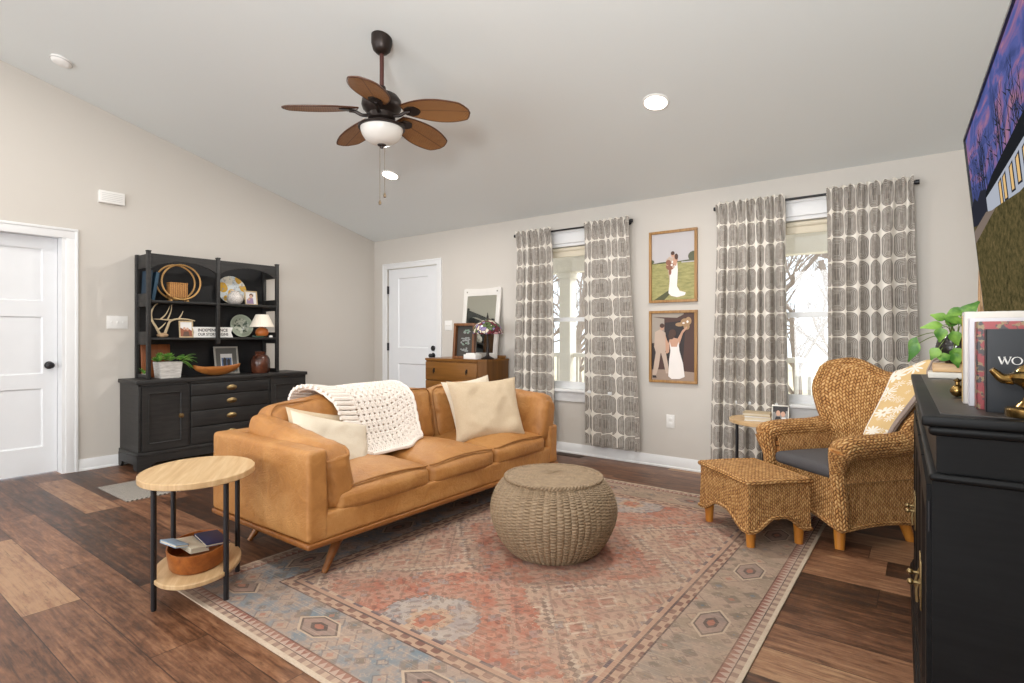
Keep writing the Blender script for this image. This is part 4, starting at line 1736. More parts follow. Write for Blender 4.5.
b.lathe([(0, 0), (.022, 0), (.026, .04), (.022, .04), (.018, .006), (0, .006)], (-5.80, 2.045, SB), 16)
b.cur = 1
for k in range(9):
    a = 2 * PI * k / 9
    leaf(b, (-5.80, 2.045, SB + .035), (math.cos(a) * .5, math.sin(a) * .5, .8 + .4 * (k % 3)), .05 + .02 * (k % 2), .016, .3, .2)
stand_thing('small_plant', b, [M_white, M_leaf], 'tiny potted plant at the left post of the hutch counter', 'plant', (-5.80, 2.045, SB))
M_dough = wood('carved_bowl_wood', '#8f5020', '#c07d3c', .45, 1, 1.2)
b = B()


def dough(u, v, inner=False):
    a = 2 * PI * u
    k = math.sin(v * PI / 2)
    L, w = (.228, .085) if not inner else (.215, .073)
    hgt = .086 + .024 * abs(math.cos(a)) ** 3
    zz = hgt * (1 - math.cos(v * PI / 2)) ** .9 if not inner else .010 + (hgt - .010) * (1 - math.cos(v * PI / 2)) ** .9
    x_, y_ = math.cos(a) * L * k, math.sin(a) * w * k
    y_ *= 1 - .25 * abs(math.cos(a)) ** 3
    return Vector((-5.60 - y_, 2.61 + x_, SB + .001 + zz))


b.grid(lambda u, v: dough(u, v), 48, 12, cu=True)
b.grid(lambda u, v: dough(u, v, True), 48, 12, cu=True)
rim0 = [dough(k / 48, 1) for k in range(48)]
rim1 = [dough(k / 48, 1, True) for k in range(48)]
b.add(rim0 + rim1, [[k, (k + 1) % 48, 48 + (k + 1) % 48, 48 + k] for k in range(48)])
stand_thing('dough_bowl', b, M_dough, 'long carved wooden dough bowl on the hutch counter', 'bowl', (-5.60, 2.61, SB))
photo_frame('photo_frame', 'grey-framed matted photograph standing behind the dough bowl', (-5.775, 2.80, SB), .245, .285, R(90), 9, [M_grey, ink('print_mat_grey', '#5c5a55'), I_white, I_blue, I_dark],
            [(0, FULL), (1, [(.22, .22), (.78, .22), (.78, .76), (.22, .76)]), (2, [(.26, .24), (.74, .24), (.74, .6), (.26, .6)]), (3, [(.34, .24), (.48, .24), (.5, .55), (.4, .62), (.32, .5)]), (3, [(.52, .24), (.66, .24), (.68, .5), (.6, .58), (.52, .5)])], fw=.016)
M_crk = Sh('brown_salt_glaze', rough=.22)
x, y, z = M_crk.coord()
M_crk = M_crk.set(color=M_crk.ramp(M_crk.noise(M_crk.vec(x, y, z), 9, 4), (.35, '#2e1a12'), (.6, '#5a3222'), (.8, '#7b4a30')))
b = B()
b.lathe([(0, 0), (.082, 0), (.094, .02), (.097, .10), (.092, .15), (.070, .185), (.052, .195), (.056, .215), (.060, .225), (.052, .225), (.046, .20), (0, .19)], (-5.66, 3.085, SB), 36)
b.tube(curve([(-5.60, 3.015, SB + .20), (-5.575, 2.99, SB + .185), (-5.575, 2.992, SB + .155)], 5), .007, 6)
stand_thing('stoneware_crock', b, M_crk, 'dark brown glazed stoneware crock at the right of the hutch counter', 'crock', (-5.66, 3.085, SB))

# ------------------------------------------------------------------ wall plates, chime, detector, vent


def wall_plate(name, label, c, w, h, n, ux_, out, kind='switch'):
    c, ux_, out = Vector(c), Vector(ux_), Vector(out)
    t = thing(name, label, 'switch plate' if kind == 'switch' else 'outlet', tuple(c))
    M = Matrix((ux_, Vector((0, 0, 1)), out)).transposed().to_4x4()
    if M.determinant() < 0:
        M = Matrix((-ux_, Vector((0, 0, 1)), out)).transposed().to_4x4()
    M = Matrix.Translation(c) @ M
    b = B()
    b.rbox((0, 0, .003), (w / 2, h / 2, .003), .0025, M=M)
    obj('plate', b, M_white, t)
    for i in range(n):
        x = (i - (n - 1) / 2) * .046
        b = B()
        if kind == 'switch':
            b.box(x - .005, x + .005, -.010, .010, .005, .009, .001, M=M)
            b.box(x - .003, x + .003, -.001, .006, .008, .017, .001, M=M)
            obj('toggle', b, M_white, t)
        else:
            for s_ in (-1, 1):
                b.rbox((0, s_ * .021, .0065), (.016, .014, .0022), .002, M=M)
            obj('socket', b, M_white, t)


wall_plate('switch_plate', 'white three-gang switch plate left of the hutch', (WX, 1.87, 1.305), .165, .118, 3, (0, -1, 0), (1, 0, 0))
wall_plate('switch_plate', 'white double switch plate beside the hinged white door', (-4.56, WY, 1.305), .118, .118, 2, (1, 0, 0), (0, -1, 0))
wall_plate('wall_outlet', 'white outlet low on the wall below the framed photographs', (-1.835, WY, .415), .075, .118, 1, (1, 0, 0), (0, -1, 0), 'outlet')
ch = thing('door_chime', 'small white door chime box high on the hutch wall', 'chime', (WX, 1.82, 2.43))
b = B()
b.rbox((WX + .02, 1.82, 2.43), (.02, .10, .055), .006)
obj('cover', b, M_white, ch)
b = B()
for k in range(5):
    b.box(WX + .0395, WX + .0415, 1.74, 1.90, 2.395 + k * .016, 2.399 + k * .016)
obj('grille', b, plain('#c9c7c4', .5, name='chime_slots'), ch)
CN = Vector((0, SL, 1)).normalized()      # points up out of the ceiling plane


def on_ceiling(x, y):
    M = (-CN).to_track_quat('Z', 'Y').to_matrix().to_4x4()
    return Matrix.Translation((x, y, ceil_z(y))) @ M


sd = thing('smoke_detector', 'round white smoke detector on the sloped ceiling near the hutch wall', 'smoke detector', (-5.37, 1.33, ceil_z(1.33)))
M = on_ceiling(-5.37, 1.33)
b = B()
b.lathe([(0, 0), (.07, 0), (.07, .012), (.062, .026), (.045, .034), (0, .036)], n=36, M=M)
obj('housing', b, M_white, sd)
b = B()
b.lathe([(.064, .013), (.0715, .013), (.0715, .018), (.064, .018)], n=36, M=M)
obj('vent_ring', b, plain('#bdbbb8', .5, name='detector_vents'), sd)
M_reg = plain('#4b3a30', .5, metal=.3, name='brown_register')
b = B()
b.box(-2.98, -2.68, WY - .155, WY - .045, 0.0, .004, .001)
for k in range(18):
    b.box(-2.97 + k * .016, -2.962 + k * .016, WY - .145, WY - .055, .003, .007)
o = obj('floor_vent', b, M_reg, loc=(-2.83, WY - .1, 0))
tag(o, 'brown slatted floor vent beside the baseboard under the left window', 'floor vent')

# ------------------------------------------------------------------ recessed lights
M_led = emit('led_disc', '#fff4e4', 9.0)
for k, (x, y, lab) in enumerate(((-1.46, 3.56, 'recessed ceiling light nearest the right-hand window'), (-4.18, 3.59, 'recessed ceiling light seen just below the fan'), (-4.33, 0.9, 'recessed ceiling light above the white three-panel door'), (-1.51, 0.9, 'recessed ceiling light nearest the television on the high ceiling'))):
    t = thing('recessed_light', lab, 'ceiling light', (x, y, ceil_z(y)))
    M = on_ceiling(x, y)
    b = B()
    b.lathe([(.074, 0), (.090, 0), (.090, .004), (.084, .008), (.076, .008), (.074, .006)], n=40, M=M)
    obj('trim_ring', b, M_white, t)
    b = B()
    b.lathe([(0, .003), (.078, .003), (.078, .0065), (0, .0075)], n=36, M=M)
    obj('lens', b, M_led, t)
    l = lamp('downlight', 'AREA', (x, y, ceil_z(y) - .03), (-CN).to_track_quat('-Z', 'Y').to_euler(), 26, (1.0, .96, .91), shape='DISK', size=.12)

# ------------------------------------------------------------------ ceiling fan
FX, FYY = -2.77, 2.31
FZ = ceil_z(FYY)
FAN = thing('ceiling_fan', 'bronze ceiling fan with five woven palm-leaf blades and white bowl light', 'ceiling fan', (FX, FYY, FZ))
HZ = 2.60
b = B()
M = Matrix.Translation((FX, FYY, FZ - .004))
b.lathe([(0, .02), (.066, .02), (.066, -.03), (.062, -.046), (.054, -.075), (.034, -.094), (.018, -.100), (0, -.100)], n=32, M=M)
obj('canopy', b, M_bronze, FAN)
b = B()
b.cyl((FX, FYY, FZ - .05), (FX, FYY, HZ + .10), .0135, n=16)
obj('downrod', b, plain('#4a2620', .4, metal=.3, name='bronze_rod'), FAN)
b = B()
b.lathe([(0, .165), (.024, .165), (.030, .135), (.060, .125), (.10, .105), (.122, .075), (.126, .045), (.118, .020), (.10, .0), (.085, -.012), (.085, -.045), (.070, -.055), (.070, -.075), (0, -.075)], (FX, FYY, HZ), 40)
obj('motor_housing', b, M_bronze, FAN)
s = Sh('woven_blade', rough=.55)
c = s.coord('UV')
u, v = c[0] / .0105, c[1] / .012
hgt = (u.fract() * PI).sin() * (.6 + .4 * ((v + u.floor() * .5).fract() * PI).sin())
mid = (c[1].abs()).lt(.004)
n = s.noise(s.vec(c[0], c[1]), 25, 3)
M_blade = s.set(color=s.mix(mid * .6, s.ramp(hgt * .75 + n * .3, (.15, '#613d22'), (.5, '#8b5d33'), (.95, '#b08350')), '#4a2713'), bump=hgt, strength=.5, dist=.003)
M_edge = plain('#4b2812', .5, name='blade_binding')
for k in range(5):
    # bearings measured from the viewing axis, five blades evenly spaced
    a = R(36.9) + R(-15 + 72 * k)
    dr = Vector((math.cos(a), math.sin(a), 0))
    sd_ = Vector((-math.sin(a), math.cos(a), 0))
    pit = R(-13)
    sd2 = sd_ * math.cos(pit) + Vector((0, 0, 1)) * math.sin(pit)
    nn = dr.cross(sd2)
    o0 = Vector((FX, FYY, HZ - .02))
    r0, r1 = .150, .585

    def half(t):
        return .112 * math.sin(PI * (.13 + .68 * t)) ** .95 * (1 if t < .90 else max(.28, 1 - ((t - .90) / .10) ** 2 * .72))

    def fn(u, v):
        w = (v * 2 - 1) * half(u)
        return o0 + dr * lerp(r0, r1, u) + sd2 * w + nn * (.006 * math.cos(w * 15) - .01 * u * u) + Vector((0, 0, .018 - .045 * u))
    b = B()
    b.sheet(fn, 26, 8, .007, uv=lambda u, v: (u * .46, (v * 2 - 1) * half(u)))
    bl = obj('blade', b, M_blade, FAN)
    b = B()
    pts = [fn(i / 24, 0) for i in range(25)] + [fn(1, j / 4) for j in range(1, 4)] + [fn(1 - i / 24, 1) for i in range(25)]
    b.tube(pts, .0052, 6, closed=True)
    obj('binding', b, M_edge, bl)
    b = B()
    b.tube(curve([o0 + dr * .075 + Vector((0, 0, -.005)), o0 + dr * .12 + Vector((0, 0, -.012)), o0 + dr * .165 + Vector((0, 0, .004)), o0 + dr * .20 + Vector((0, 0, .004))], 5), .011, 8)
    pl_ = [(.165, -.030), (.20, -.044), (.235, -.040), (.262, -.012), (.262, .012), (.235, .040), (.20, .044), (.165, .030)]
    b.prism(pl_, lambda p, q: o0 + dr * p + sd2 * q + Vector((0, 0, .004)), lambda p, q: o0 + dr * p + sd2 * q + Vector((0, 0, .010)))
    obj('blade_bracket', b, M_bronze, FAN)
b = B()
b.lathe([(.02, -.070), (.075, -.072), (.130, -.082), (.146, -.092), (.146, -.104), (.134, -.104), (.120, -.090), (.02, -.082)], (FX, FYY, HZ), 40)
obj('light_fitter', b, M_bronze, FAN)
s = Sh('frosted_bowl_glass', '#d3cfc9', .35)
s.p.inputs['Subsurface Weight'].default_value = 0.0
b = B()
b.lathe([(.133, -.098), (.132, -.112), (.124, -.140), (.105, -.170), (.075, -.192), (.04, -.203), (0, -.206)], (FX, FYY, HZ), 40)
b.lathe([(.133, -.098), (.02, -.096), (0, -.096)], (FX, FYY, HZ), 40)
obj('glass_bowl', b, s.mat, FAN)
b = B()
b.lathe([(0, -.200), (.028, -.202), (.026, -.210), (.012, -.216), (.010, -.226), (0, -.228)], (FX, FYY, HZ), 20)
obj('finial', b, M_bronze, FAN)
for (dx, dy, L) in ((-.006, -.01, .572), (.014, .012, .525)):
    b = B()
    b.tube([(FX + dx, FYY + dy, HZ - .218), (FX + dx, FYY + dy, HZ - .218 - L + .22 - .0)], .0016, 5)
    b.lathe([(0, .022), (.004, .02), (.009, .006), (.0085, -.008), (0, -.012)], (FX + dx, FYY + dy, HZ - L - .005), 12)
    obj('pull_chain', b, plain('#7b6a55', .4, metal=.8, name='chain_metal'), FAN)


# ------------------------------------------------------------------ wooden chest by the window wall
M_wal = wood('honey_walnut_veneer', '#5d3b16', '#805424', .36, 2, .55)
M_walh = wood('honey_walnut_front', '#664018', '#8d5e28', .34, 0, .55)
CH = thing('chest_of_drawers', 'honey brown wooden chest of drawers between the white door and left window', 'chest of drawers', (-4.06, 4.55, 0))
cxa, cxb, cya, cyb, czt = -4.52, -3.635, 4.335, 4.785, .935
b = B()
pl = [(cxa + .06, cya + .012), (cxb - .07, cya + .012), (cxb - .006, cya + .075), (cxb - .006, cyb), (cxa + .006, cyb), (cxa + .006, cya + .075)]
b.prism(pl, lambda x, y: Vector((x, y, .12)), lambda x, y: Vector((x, y, czt - .02)))
obj('carcass', b, M_wal, CH)
b = B()
pl = [(cxa + .055, cya), (cxb - .065, cya), (cxb, cya + .07), (cxb, cyb), (cxa, cyb), (cxa, cya + .07)]
b.prism(pl, lambda x, y: Vector((x, y, czt - .022)), lambda x, y: Vector((x, y, czt)))
obj('top', b, M_walh, CH)
b = B()
b.box(cxa + .12, cxb - .02, cyb - .05, cyb - .025, czt, czt + .035, .006)
obj('gallery', b, M_walh, CH)
for (za, zb) in ((.70, .895), (.50, .69), (.31, .49), (.14, .30)):
    b = B()
    b.box(cxa + .065, cxb - .075, cya - .004, cya + .014, za, zb, .004)
    d = obj('drawer', b, M_walh, CH)
    for hx in (cxa + .20, cxb - .21):
        b = B()
        zc = (za + zb) / 2 + .01
        b.box(hx - .010, hx + .010, cya - .008, cya - .003, zc - .022, zc + .022, .002)
        b.tube(curve([(hx, cya - .008, zc + .012), (hx, cya - .022, zc + .004), (hx, cya - .020, zc - .028), (hx, cya - .012, zc - .032)], 4), .0045, 6)
        obj('drop_pull', b, M_bronze, d)
for (x, y) in ((cxa + .05, cya + .09), (cxb - .05, cya + .09), (cxa + .05, cyb - .05), (cxb - .05, cyb - .05)):
    b = B()
    b.cyl((x, y, 0), (x, y, .121), .018, .028, 12)
    obj('leg', b, M_wal, CH)
CT = czt
# leaning mirror
M_mir = Sh('mirror_silver', '#c8cbc2', .03, 1.0).mat
M_chalk = plain('#dcd8d2', .6, var=.04, name='chalk_white_frame')
M = Matrix.Translation((-4.015, 4.70, CT + .001)) @ Matrix.Rotation(R(-6.5), 4, 'X')
MI = thing('leaning_mirror', 'tall white-framed mirror leaning on the wall atop the wooden chest', 'mirror', (-4.015, 4.70, CT))
w, h = .54, .795
b = B()
b.box(-w / 2, w / 2, 0, .022, 0, .06, .004, M=M)
b.box(-w / 2, -w / 2 + .055, 0, .022, .06, h - .09, .004, M=M)
b.box(w / 2 - .055, w / 2, 0, .022, .06, h - .09, .004, M=M)
pts = [(-w / 2, h - .09), (w / 2, h - .09), (w / 2, h - .01), (w / 2 - .03, h)] + [(w / 2 - .03 - (w - .06) * k / 10, h - .012 * math.sin(PI * k / 10)) for k in range(1, 10)] + [(-w / 2 + .03, h), (-w / 2, h - .01)]
b.prism(pts, lambda x, z: M @ Vector((x, 0, z)), lambda x, z: M @ Vector((x, .022, z)))
obj('frame', b, M_chalk, MI)
b = B()
b.box(-w / 2 + .05, w / 2 - .05, .008, .012, .055, h - .085, 0, M=M)
obj('mirror_glass', b, M_mir, MI)
b = B()
for sx in (-1, 1):
    b.lathe([(0, 0), (.009, 0), (.009, .004), (0, .006)], n=10, M=M @ Matrix.Translation((sx * (w / 2 - .05), 0, h - .045)) @ Matrix.Rotation(R(90), 4, 'X'))
obj('rosette', b, plain('#8b857d', .6, name='worn_rosette'), MI)
# shadow box
M_frw = wood('brown_frame_wood', '#5b361c', '#85552e', .4, 2, 1.4)
M = Matrix.Translation((-4.0, 4.44, CT + .001)) @ Matrix.Rotation(R(8), 4, 'Z') @ Matrix.Rotation(R(-5), 4, 'X')
SX = thing('shadow_box', 'brown wooden shadow box of pressed shapes standing before the mirror', 'picture frame', (-4.0, 4.44, CT))
w, h = .275, .385
b = B()
for (a, c, e, f) in ((-w / 2, w / 2, 0, .028), (-w / 2, w / 2, h - .028, h), (-w / 2, -w / 2 + .028, .028, h - .028), (w / 2 - .028, w / 2, .028, h - .028)):
    b.box(a, c, 0, .05, e, f, .003, M=M)
b.box(-w / 2 + .01, w / 2 - .01, .042, .05, .01, h - .01, 0, M=M)
obj('frame', b, M_frw, SX)
b = B()
rg = random.Random(3)
shp = [(0, FULL)]
for (cx_, cy_, n_, m_, r_) in ((.55, .82, 9, 2, .2), (.5, .56, 11, 1, .22), (.5, .42, 7, 2, .16), (.52, .22, 10, 1, .2)):
    for k in range(n_):
        shp.append((m_ if k % 3 else 1, ell(cx_ + rg.uniform(-.24, .24), cy_ + rg.uniform(-.05, .05), rg.uniform(.04, .09), rg.uniform(.02, .035), 8)))
flat_shapes(b, M @ Vector((-w / 2 + .028, .040, .028)), M.to_3x3() @ Vector((w - .056, 0, 0)), M.to_3x3() @ Vector((0, 0, h - .056)), M.to_3x3() @ Vector((0, -1, 0)), shp)
obj('collage', b, [ink('collage_ground', '#3d3732'), ink('collage_grey', '#8c8f8c'), ink('collage_sage', '#7f9585')], SX)
# stained glass lamp
TF = thing('table_lamp', 'stained glass table lamp with bronze stem on the wooden chest', 'lamp', (-3.70, 4.50, CT))
b = B()
b.lathe([(0, 0), (.068, 0), (.070, .010), (.050, .022), (.022, .034), (.014, .06), (.018, .10), (.012, .14), (.010, .30), (.006, .36), (0, .36)], (-3.70, 4.50, CT), 28)
obj('lamp_base', b, M_bronze, TF)
s = Sh('stained_glass', rough=.2)
x, y, z = s.coord()
p = s.vec(x, y, z)
ed = s.voro(p, 26, 'DISTANCE_TO_EDGE')
ch_ = s.voro(p, 26, out='Color')
cc = s.ramp(ch_, (.1, '#6d2f38'), (.3, '#8f7fa6'), (.45, '#d8c9b6'), (.6, '#55663f'), (.75, '#b98a8f'), (.95, '#4f5570'))
s.t.nodes[cc.k.node.name].color_ramp.interpolation = 'CONSTANT'
M_tif = s.set(color=s.mix(ed.lt(.05), cc, '#1d1714'), rough=.25)
b = B()
b.lathe([(.152, .265), (.158, .285), (.150, .325), (.125, .365), (.085, .395), (.035, .415), (.02, .418)], (-3.70, 4.50, CT), 40, fn=lambda r, z, a: r * (1 + .03 * math.cos(8 * a) * (z < .30)))
b.lathe([(.02, .416), (.082, .392), (.121, .362), (.146, .323), (.152, .285), (.152, .265)], (-3.70, 4.50, CT), 40, fn=lambda r, z, a: r * (1 + .03 * math.cos(8 * a) * (z < .30)))
obj('lamp_shade', b, M_tif, TF)
b = B()
b.lathe([(0, .36), (.024, .414), (.020, .424), (.008, .432), (.012, .445), (.006, .47), (.003, .49), (0, .492)], (-3.70, 4.50, CT), 16)
obj('finial', b, M_bronze, TF)
b = B()
b.rbox((-3.84, 4.42, CT + .026), (.085, .05, .025), .004)
b.rbox((-3.84, 4.42, CT + .058), (.060, .040, .007), .003)
stand_thing('white_box', b, M_white, 'small white lidded box between the shadow box and stained glass lamp', 'box', (-3.84, 4.42, CT + .001))

# ------------------------------------------------------------------ framed wedding photographs
M_fo = wood('warm_oak_frame', '#8b6233', '#b58a52', .42, 2, 1.5)


def wall_photo(name, label, x0, x1, z0, z1, mats, shapes):
    t = thing(name, label, 'picture frame', ((x0 + x1) / 2, WY, z0))
    fw, th = .024, .028
    b = B()
    yb_ = WY
    b.box(x0, x1, yb_ - th, yb_, z0, z0 + fw, .003)
    b.box(x0, x1, yb_ - th, yb_, z1 - fw, z1, .003)
    b.box(x0, x0 + fw, yb_ - th, yb_, z0 + fw, z1 - fw, .003)
    b.box(x1 - fw, x1, yb_ - th, yb_, z0 + fw, z1 - fw, .003)
    obj('frame', b, M_fo, t)
    b = B()
    flat_shapes(b, (x0 + fw, yb_ - .012, z0 + fw), (x1 - x0 - 2 * fw, 0, 0), (0, 0, z1 - z0 - 2 * fw), (0, -1, 0), shapes)
    obj('photograph', b, mats, t)


s = Sh('print_field', rough=.5)
x, y, z = s.coord()
n = s.noise(s.vec(x * 3, y, z * 14), 4, 4, .7)
P_field = s.set(color=s.ramp(n, (.3, '#7b7a48'), (.5, '#9a955c'), (.7, '#b3a86f')))
s = Sh('print_sky', rough=.5)
P_sky = s.set(color='#bdb8b9')
P_tree, P_suit, P_gown, P_hair, P_skin = ink('print_treeline', '#54583f'), ink('print_tan_suit', '#bda796'), ink('print_gown', '#ebe4df'), ink('print_hair', '#4a3024'), ink('print_skin_tone', '#c4977d')
P_bouq, P_shade = ink('print_bouquet', '#8c5a44'), ink('print_grass_shade', '#4c4c2c')
wall_photo('wall_photograph', 'oak-framed photograph of a couple standing in a field, upper of two', -2.03, -1.59, 1.48, 2.125,
           [P_sky, P_field, P_tree, P_suit, P_gown, P_hair, P_skin, P_bouq, P_shade],
           [(0, FULL), (1, [(0, 0), (1, 0), (1, .56), (0, .56)]), (2, [(0, .55), (.2, .57), (.4, .575), (.6, .57), (.8, .58), (1, .59), (1, .56), (0, .555)]),
            (2, ell(.98, .63, .13, .075)), (2, ell(0, .585, .06, .03)), (0, [(.7, .545), (1, .545), (1, .56), (.7, .56)]),
            (8, [(.05, .0), (.30, .0), (.47, .11), (.42, .15)]),
            (3, [(.36, .62), (.55, .64), (.58, .5), (.54, .12), (.46, .12), (.40, .40)]),
            (4, [(.44, .58), (.60, .58), (.62, .44), (.60, .20), (.66, .13), (.80, .10), (.78, .06), (.60, .035), (.46, .06), (.40, .10), (.43, .3)]),
            (3, [(.34, .60), (.42, .645), (.50, .62), (.46, .52), (.36, .50)]),
            (6, [(.52, .62), (.62, .60), (.58, .50), (.50, .52)]), (6, ell(.50, .675, .042, .04)), (5, ell(.50, .695, .045, .030)), (6, ell(.565, .635, .038, .034)), (5, ell(.585, .64, .042, .045)),
            (7, ell(.44, .50, .10, .055)), (6, ell(.38, .53, .03, .02)), (7, ell(.40, .56, .06, .04)), (4, ell(.48, .52, .025, .018)), (7, ell(.44, .42, .03, .05)), (3, ell(.52, .49, .03, .02))])
P_barn, P_dark2, P_gold, P_ground, P_stone = ink('print_barn', '#4a2e25'), ink('print_dark', '#2a1f1e'), ink('print_gold_flowers', '#a5835e'), ink('print_path', '#9c8676'), ink('print_pale_wall', '#9f9488')
wall_photo('wall_photograph', 'oak-framed photograph of a couple walking with a raised bouquet, lower of two', -2.03, -1.59, .76, 1.408,
           [P_barn, P_dark2, P_stone, P_ground, P_suit, P_gown, P_hair, P_skin, P_gold],
           [(0, FULL), (2, [(0, .55), (.30, .58), (.30, .92), (0, .95)]), (2, [(0, .95), (.6, .93), (.75, .98), (.75, 1), (0, 1)]), (1, [(.30, .10), (.98, .12), (.98, .90), (.32, .86)]),
            (0, [(.72, .12), (1, .12), (1, .95), (.80, .88)]), (1, [(0, .1), (.1, .1), (.1, .52), (0, .55)]), (3, [(0, 0), (1, 0), (1, .13), (.35, .16), (0, .15)]),
            (8, ell(.78, .86, .10, .06)), (8, ell(.66, .83, .10, .03)), (8, ell(.86, .88, .07, .06)), (8, ell(.82, .80, .07, .05)), (5, ell(.84, .87, .025, .02)), (5, ell(.75, .85, .03, .012)),
            (4, [(.08, .72), (.20, .76), (.33, .71), (.36, .46), (.30, .40), (.10, .41), (.06, .5)]), (4, [(.10, .42), (.22, .42), (.17, .2), (.10, .05), (.02, .06), (.06, .25)]), (4, [(.22, .42), (.34, .42), (.40, .2), (.42, .1), (.34, .1), (.28, .28)]),
            (1, [(.02, .03), (.12, .03), (.10, .065), (.02, .065)]), (7, ell(.25, .79, .05, .045)), (6, ell(.25, .815, .055, .035)),
            (7, [(.33, .68), (.37, .60), (.42, .52), (.38, .40), (.34, .40)]), (7, [(.40, .55), (.44, .62), (.42, .42), (.38, .40)]),
            (7, [(.42, .60), (.50, .64), (.62, .62), (.66, .55), (.62, .46), (.46, .46)]), (7, [(.60, .60), (.72, .74), (.82, .80), (.84, .78), (.74, .70), (.66, .54)]),
            (5, [(.43, .58), (.47, .50), (.60, .50), (.64, .58), (.66, .44), (.74, .26), (.78, .06), (.66, .025), (.48, .02), (.40, .06), (.42, .30), (.45, .44)]),
            (6, ell(.50, .70, .085, .06)), (6, ell(.47, .66, .07, .05))])

# ------------------------------------------------------------------ curtain rods and curtains
for k, (x0, x1, lab) in enumerate(((-3.52, -2.18, 'black curtain rod over the window behind the sofa'), (-1.43, -.05, 'black curtain rod over the window behind the wicker armchair'))):
    t = thing('curtain_rod', lab, 'curtain rod', ((x0 + x1) / 2, 4.735, 2.245))
    b = B()
    b.cyl((x0 + .02, 4.735, 2.245), (x1 - .02, 4.735, 2.245), .0095, n=14)
    obj('rod', b, M_black, t)
    for sx, x in ((-1, x0), (1, x1)):
        b = B()
        b.cyl((x - .012 + .012 * (sx < 0), 4.735, 2.245), (x + .012 - .012 * (sx > 0) + .012 * (sx > 0), 4.735, 2.245), .017, n=16)
        b.cyl((x - sx * .01, 4.735, 2.245), (x - sx * .03, 4.735, 2.245), .013, n=14)
        obj('finial', b, M_black, t)
        b = B()
        b.cyl((x - sx * .05, 4.735, 2.245), (x - sx * .05, WY, 2.245), .006, n=8)
        b.cyl((x - sx * .05, WY - .006, 2.245), (x - sx * .05, WY, 2.245), .022, n=14)
        obj('bracket', b, M_black, t)


def curtain_mat():
    s = Sh('grey_loop_print_linen', rough=.9, spec=.1)
    c = s.coord('UV')
    P_, Q = .128, .185
    nz = s.noise(s.vec(c[0], c[1]), 9, 2) - .5
    u = (c[0] + nz * .012) / P_
    v = (c[1] + nz * .010) / Q
    cx = (u.fract() - .5).abs() * P_
    cy = (v.fract() - .5).abs() * Q
    # pill shaped loops : distance to a vertical bar
    hw, hh, rad = .0605, .0885, .044
    ax = (cx - (hw - rad)).max(0.0)
    ay = (cy - (hh - rad)).max(0.0)
    d = (ax * ax + ay * ay).pow(.5) - rad
    inside = d.lt(0.0)
    # second smaller loops between, nested lines
    d2 = ((cx * cx) + ((cy - .03).max(0.0)) * ((cy - .03).max(0.0))).pow(.5)
    lines = (((d * -1.0) / .0105).fract() - .5).abs() * 2.0
    ln = lines.gt(.68)
    grey = s.mix(s.noise(s.vec(c[0], c[1]), 30, 3).step(.3, .7), '#817a73', '#979089')
    col = s.mix(ln * .75, grey, '#dad3c9')
    bar = cx.lt(.0022)
    col = s.mix(bar * .5, col, '#cdc4b6')
    col = s.mix(inside, '#e8e2d8', col)
    w = s.noise(s.vec(c[0] * 300.0, c[1] * 300.0), 1, 1)
    s.t.nodes['Principled BSDF'].inputs['Sheen Weight'].default_value = 0.1
    return s.set(color=col, bump=w, strength=.15, dist=.002)


M_cur = curtain_mat()


def curtain(label, xt, xb_, zb, seed, group='patterned curtains', nf=6):
    rg = random.Random(seed)
    ph = [rg.uniform(0, 6.28) for _ in range(6)]
    t = thing('curtain', label, 'curtain', ((xt[0] + xt[1]) / 2, 4.735, 2.245))
    CW = (xb_[1] - xb_[0]) * 1.55

    def fold(u, q):
        """forward swing of the cloth; q = 0 top .. 1 hem"""
        a = lerp(.024, .046, smooth(0, .5, q)) * (1 + .12 * math.sin(3 * q + ph[5]))
        big = math.sin(2 * PI * nf * u + ph[0] + .35 * math.sin(2.2 * q + ph[1])) + .35 * math.sin(2 * PI * nf * .55 * u + ph[2])
        fine = math.sin(2 * PI * nf * 2.9 * u + ph[3]) * (1 - smooth(0, .22, q)) * .75
        return a * .72 * (big + fine)

    def fn(u, v):
        z = lerp(2.285, zb, v)
        q = v
        xa, xc = lerp(xt[0], xb_[0], smooth(0, 1, q)), lerp(xt[1], xb_[1], smooth(0, 1, q))
        x = lerp(xa, xc, u) + .012 * math.sin(2 * PI * nf * u + ph[4]) * smooth(0, .3, q)
        f = fold(u, q)
        pocket = math.exp(-((z - 2.245) / .016) ** 2)
        hd = 1 - smooth(.0, .14, v)
        y = 4.735 - .004 + f * (1 - .55 * hd) - .020 * hd
        if z > 2.205:
            y = lerp(y, 4.7065 + .011 * math.sin(2 * PI * nf * 3.3 * u + ph[3]) + .005 * math.sin(2 * PI * nf * 5.1 * u + ph[4]), smooth(2.205, 2.225, z))
            y = min(y, 4.7225)
        if z > 2.262:
            y += .006 * math.sin(40 * u + ph[1])
        z += (.008 * math.sin(2 * PI * nf * 1.7 * u + ph[3])) * (v < .02) + .005 * math.sin(2 * PI * nf * u + ph[2]) * (v > .97)
        y = max(4.64, min(4.795, y))
        return Vector((x, y, z))
    b = B()
    b.sheet(fn, 110, 44, .0022, uv=lambda u, v: (u * CW + seed * .37, v * (2.285 - zb)))
    obj('drape', b, M_cur, t)
    return t


curtain('grey patterned curtain panel left of the window behind the sofa', (-3.49, -3.04), (-3.55, -3.03), .10, 1, nf=5)
curtain('grey patterned curtain panel right of the window behind the sofa', (-2.66, -2.19), (-2.655, -2.08), .13, 2, nf=5)
curtain('grey patterned curtain panel left of the window behind the wicker armchair', (-1.405, -.88), (-1.46, -.85), .13, 3, nf=6)
curtain('grey patterned curtain panel right of the window behind the wicker armchair', (-.60, -.07), (-.60, -.03), .13, 4, nf=6)


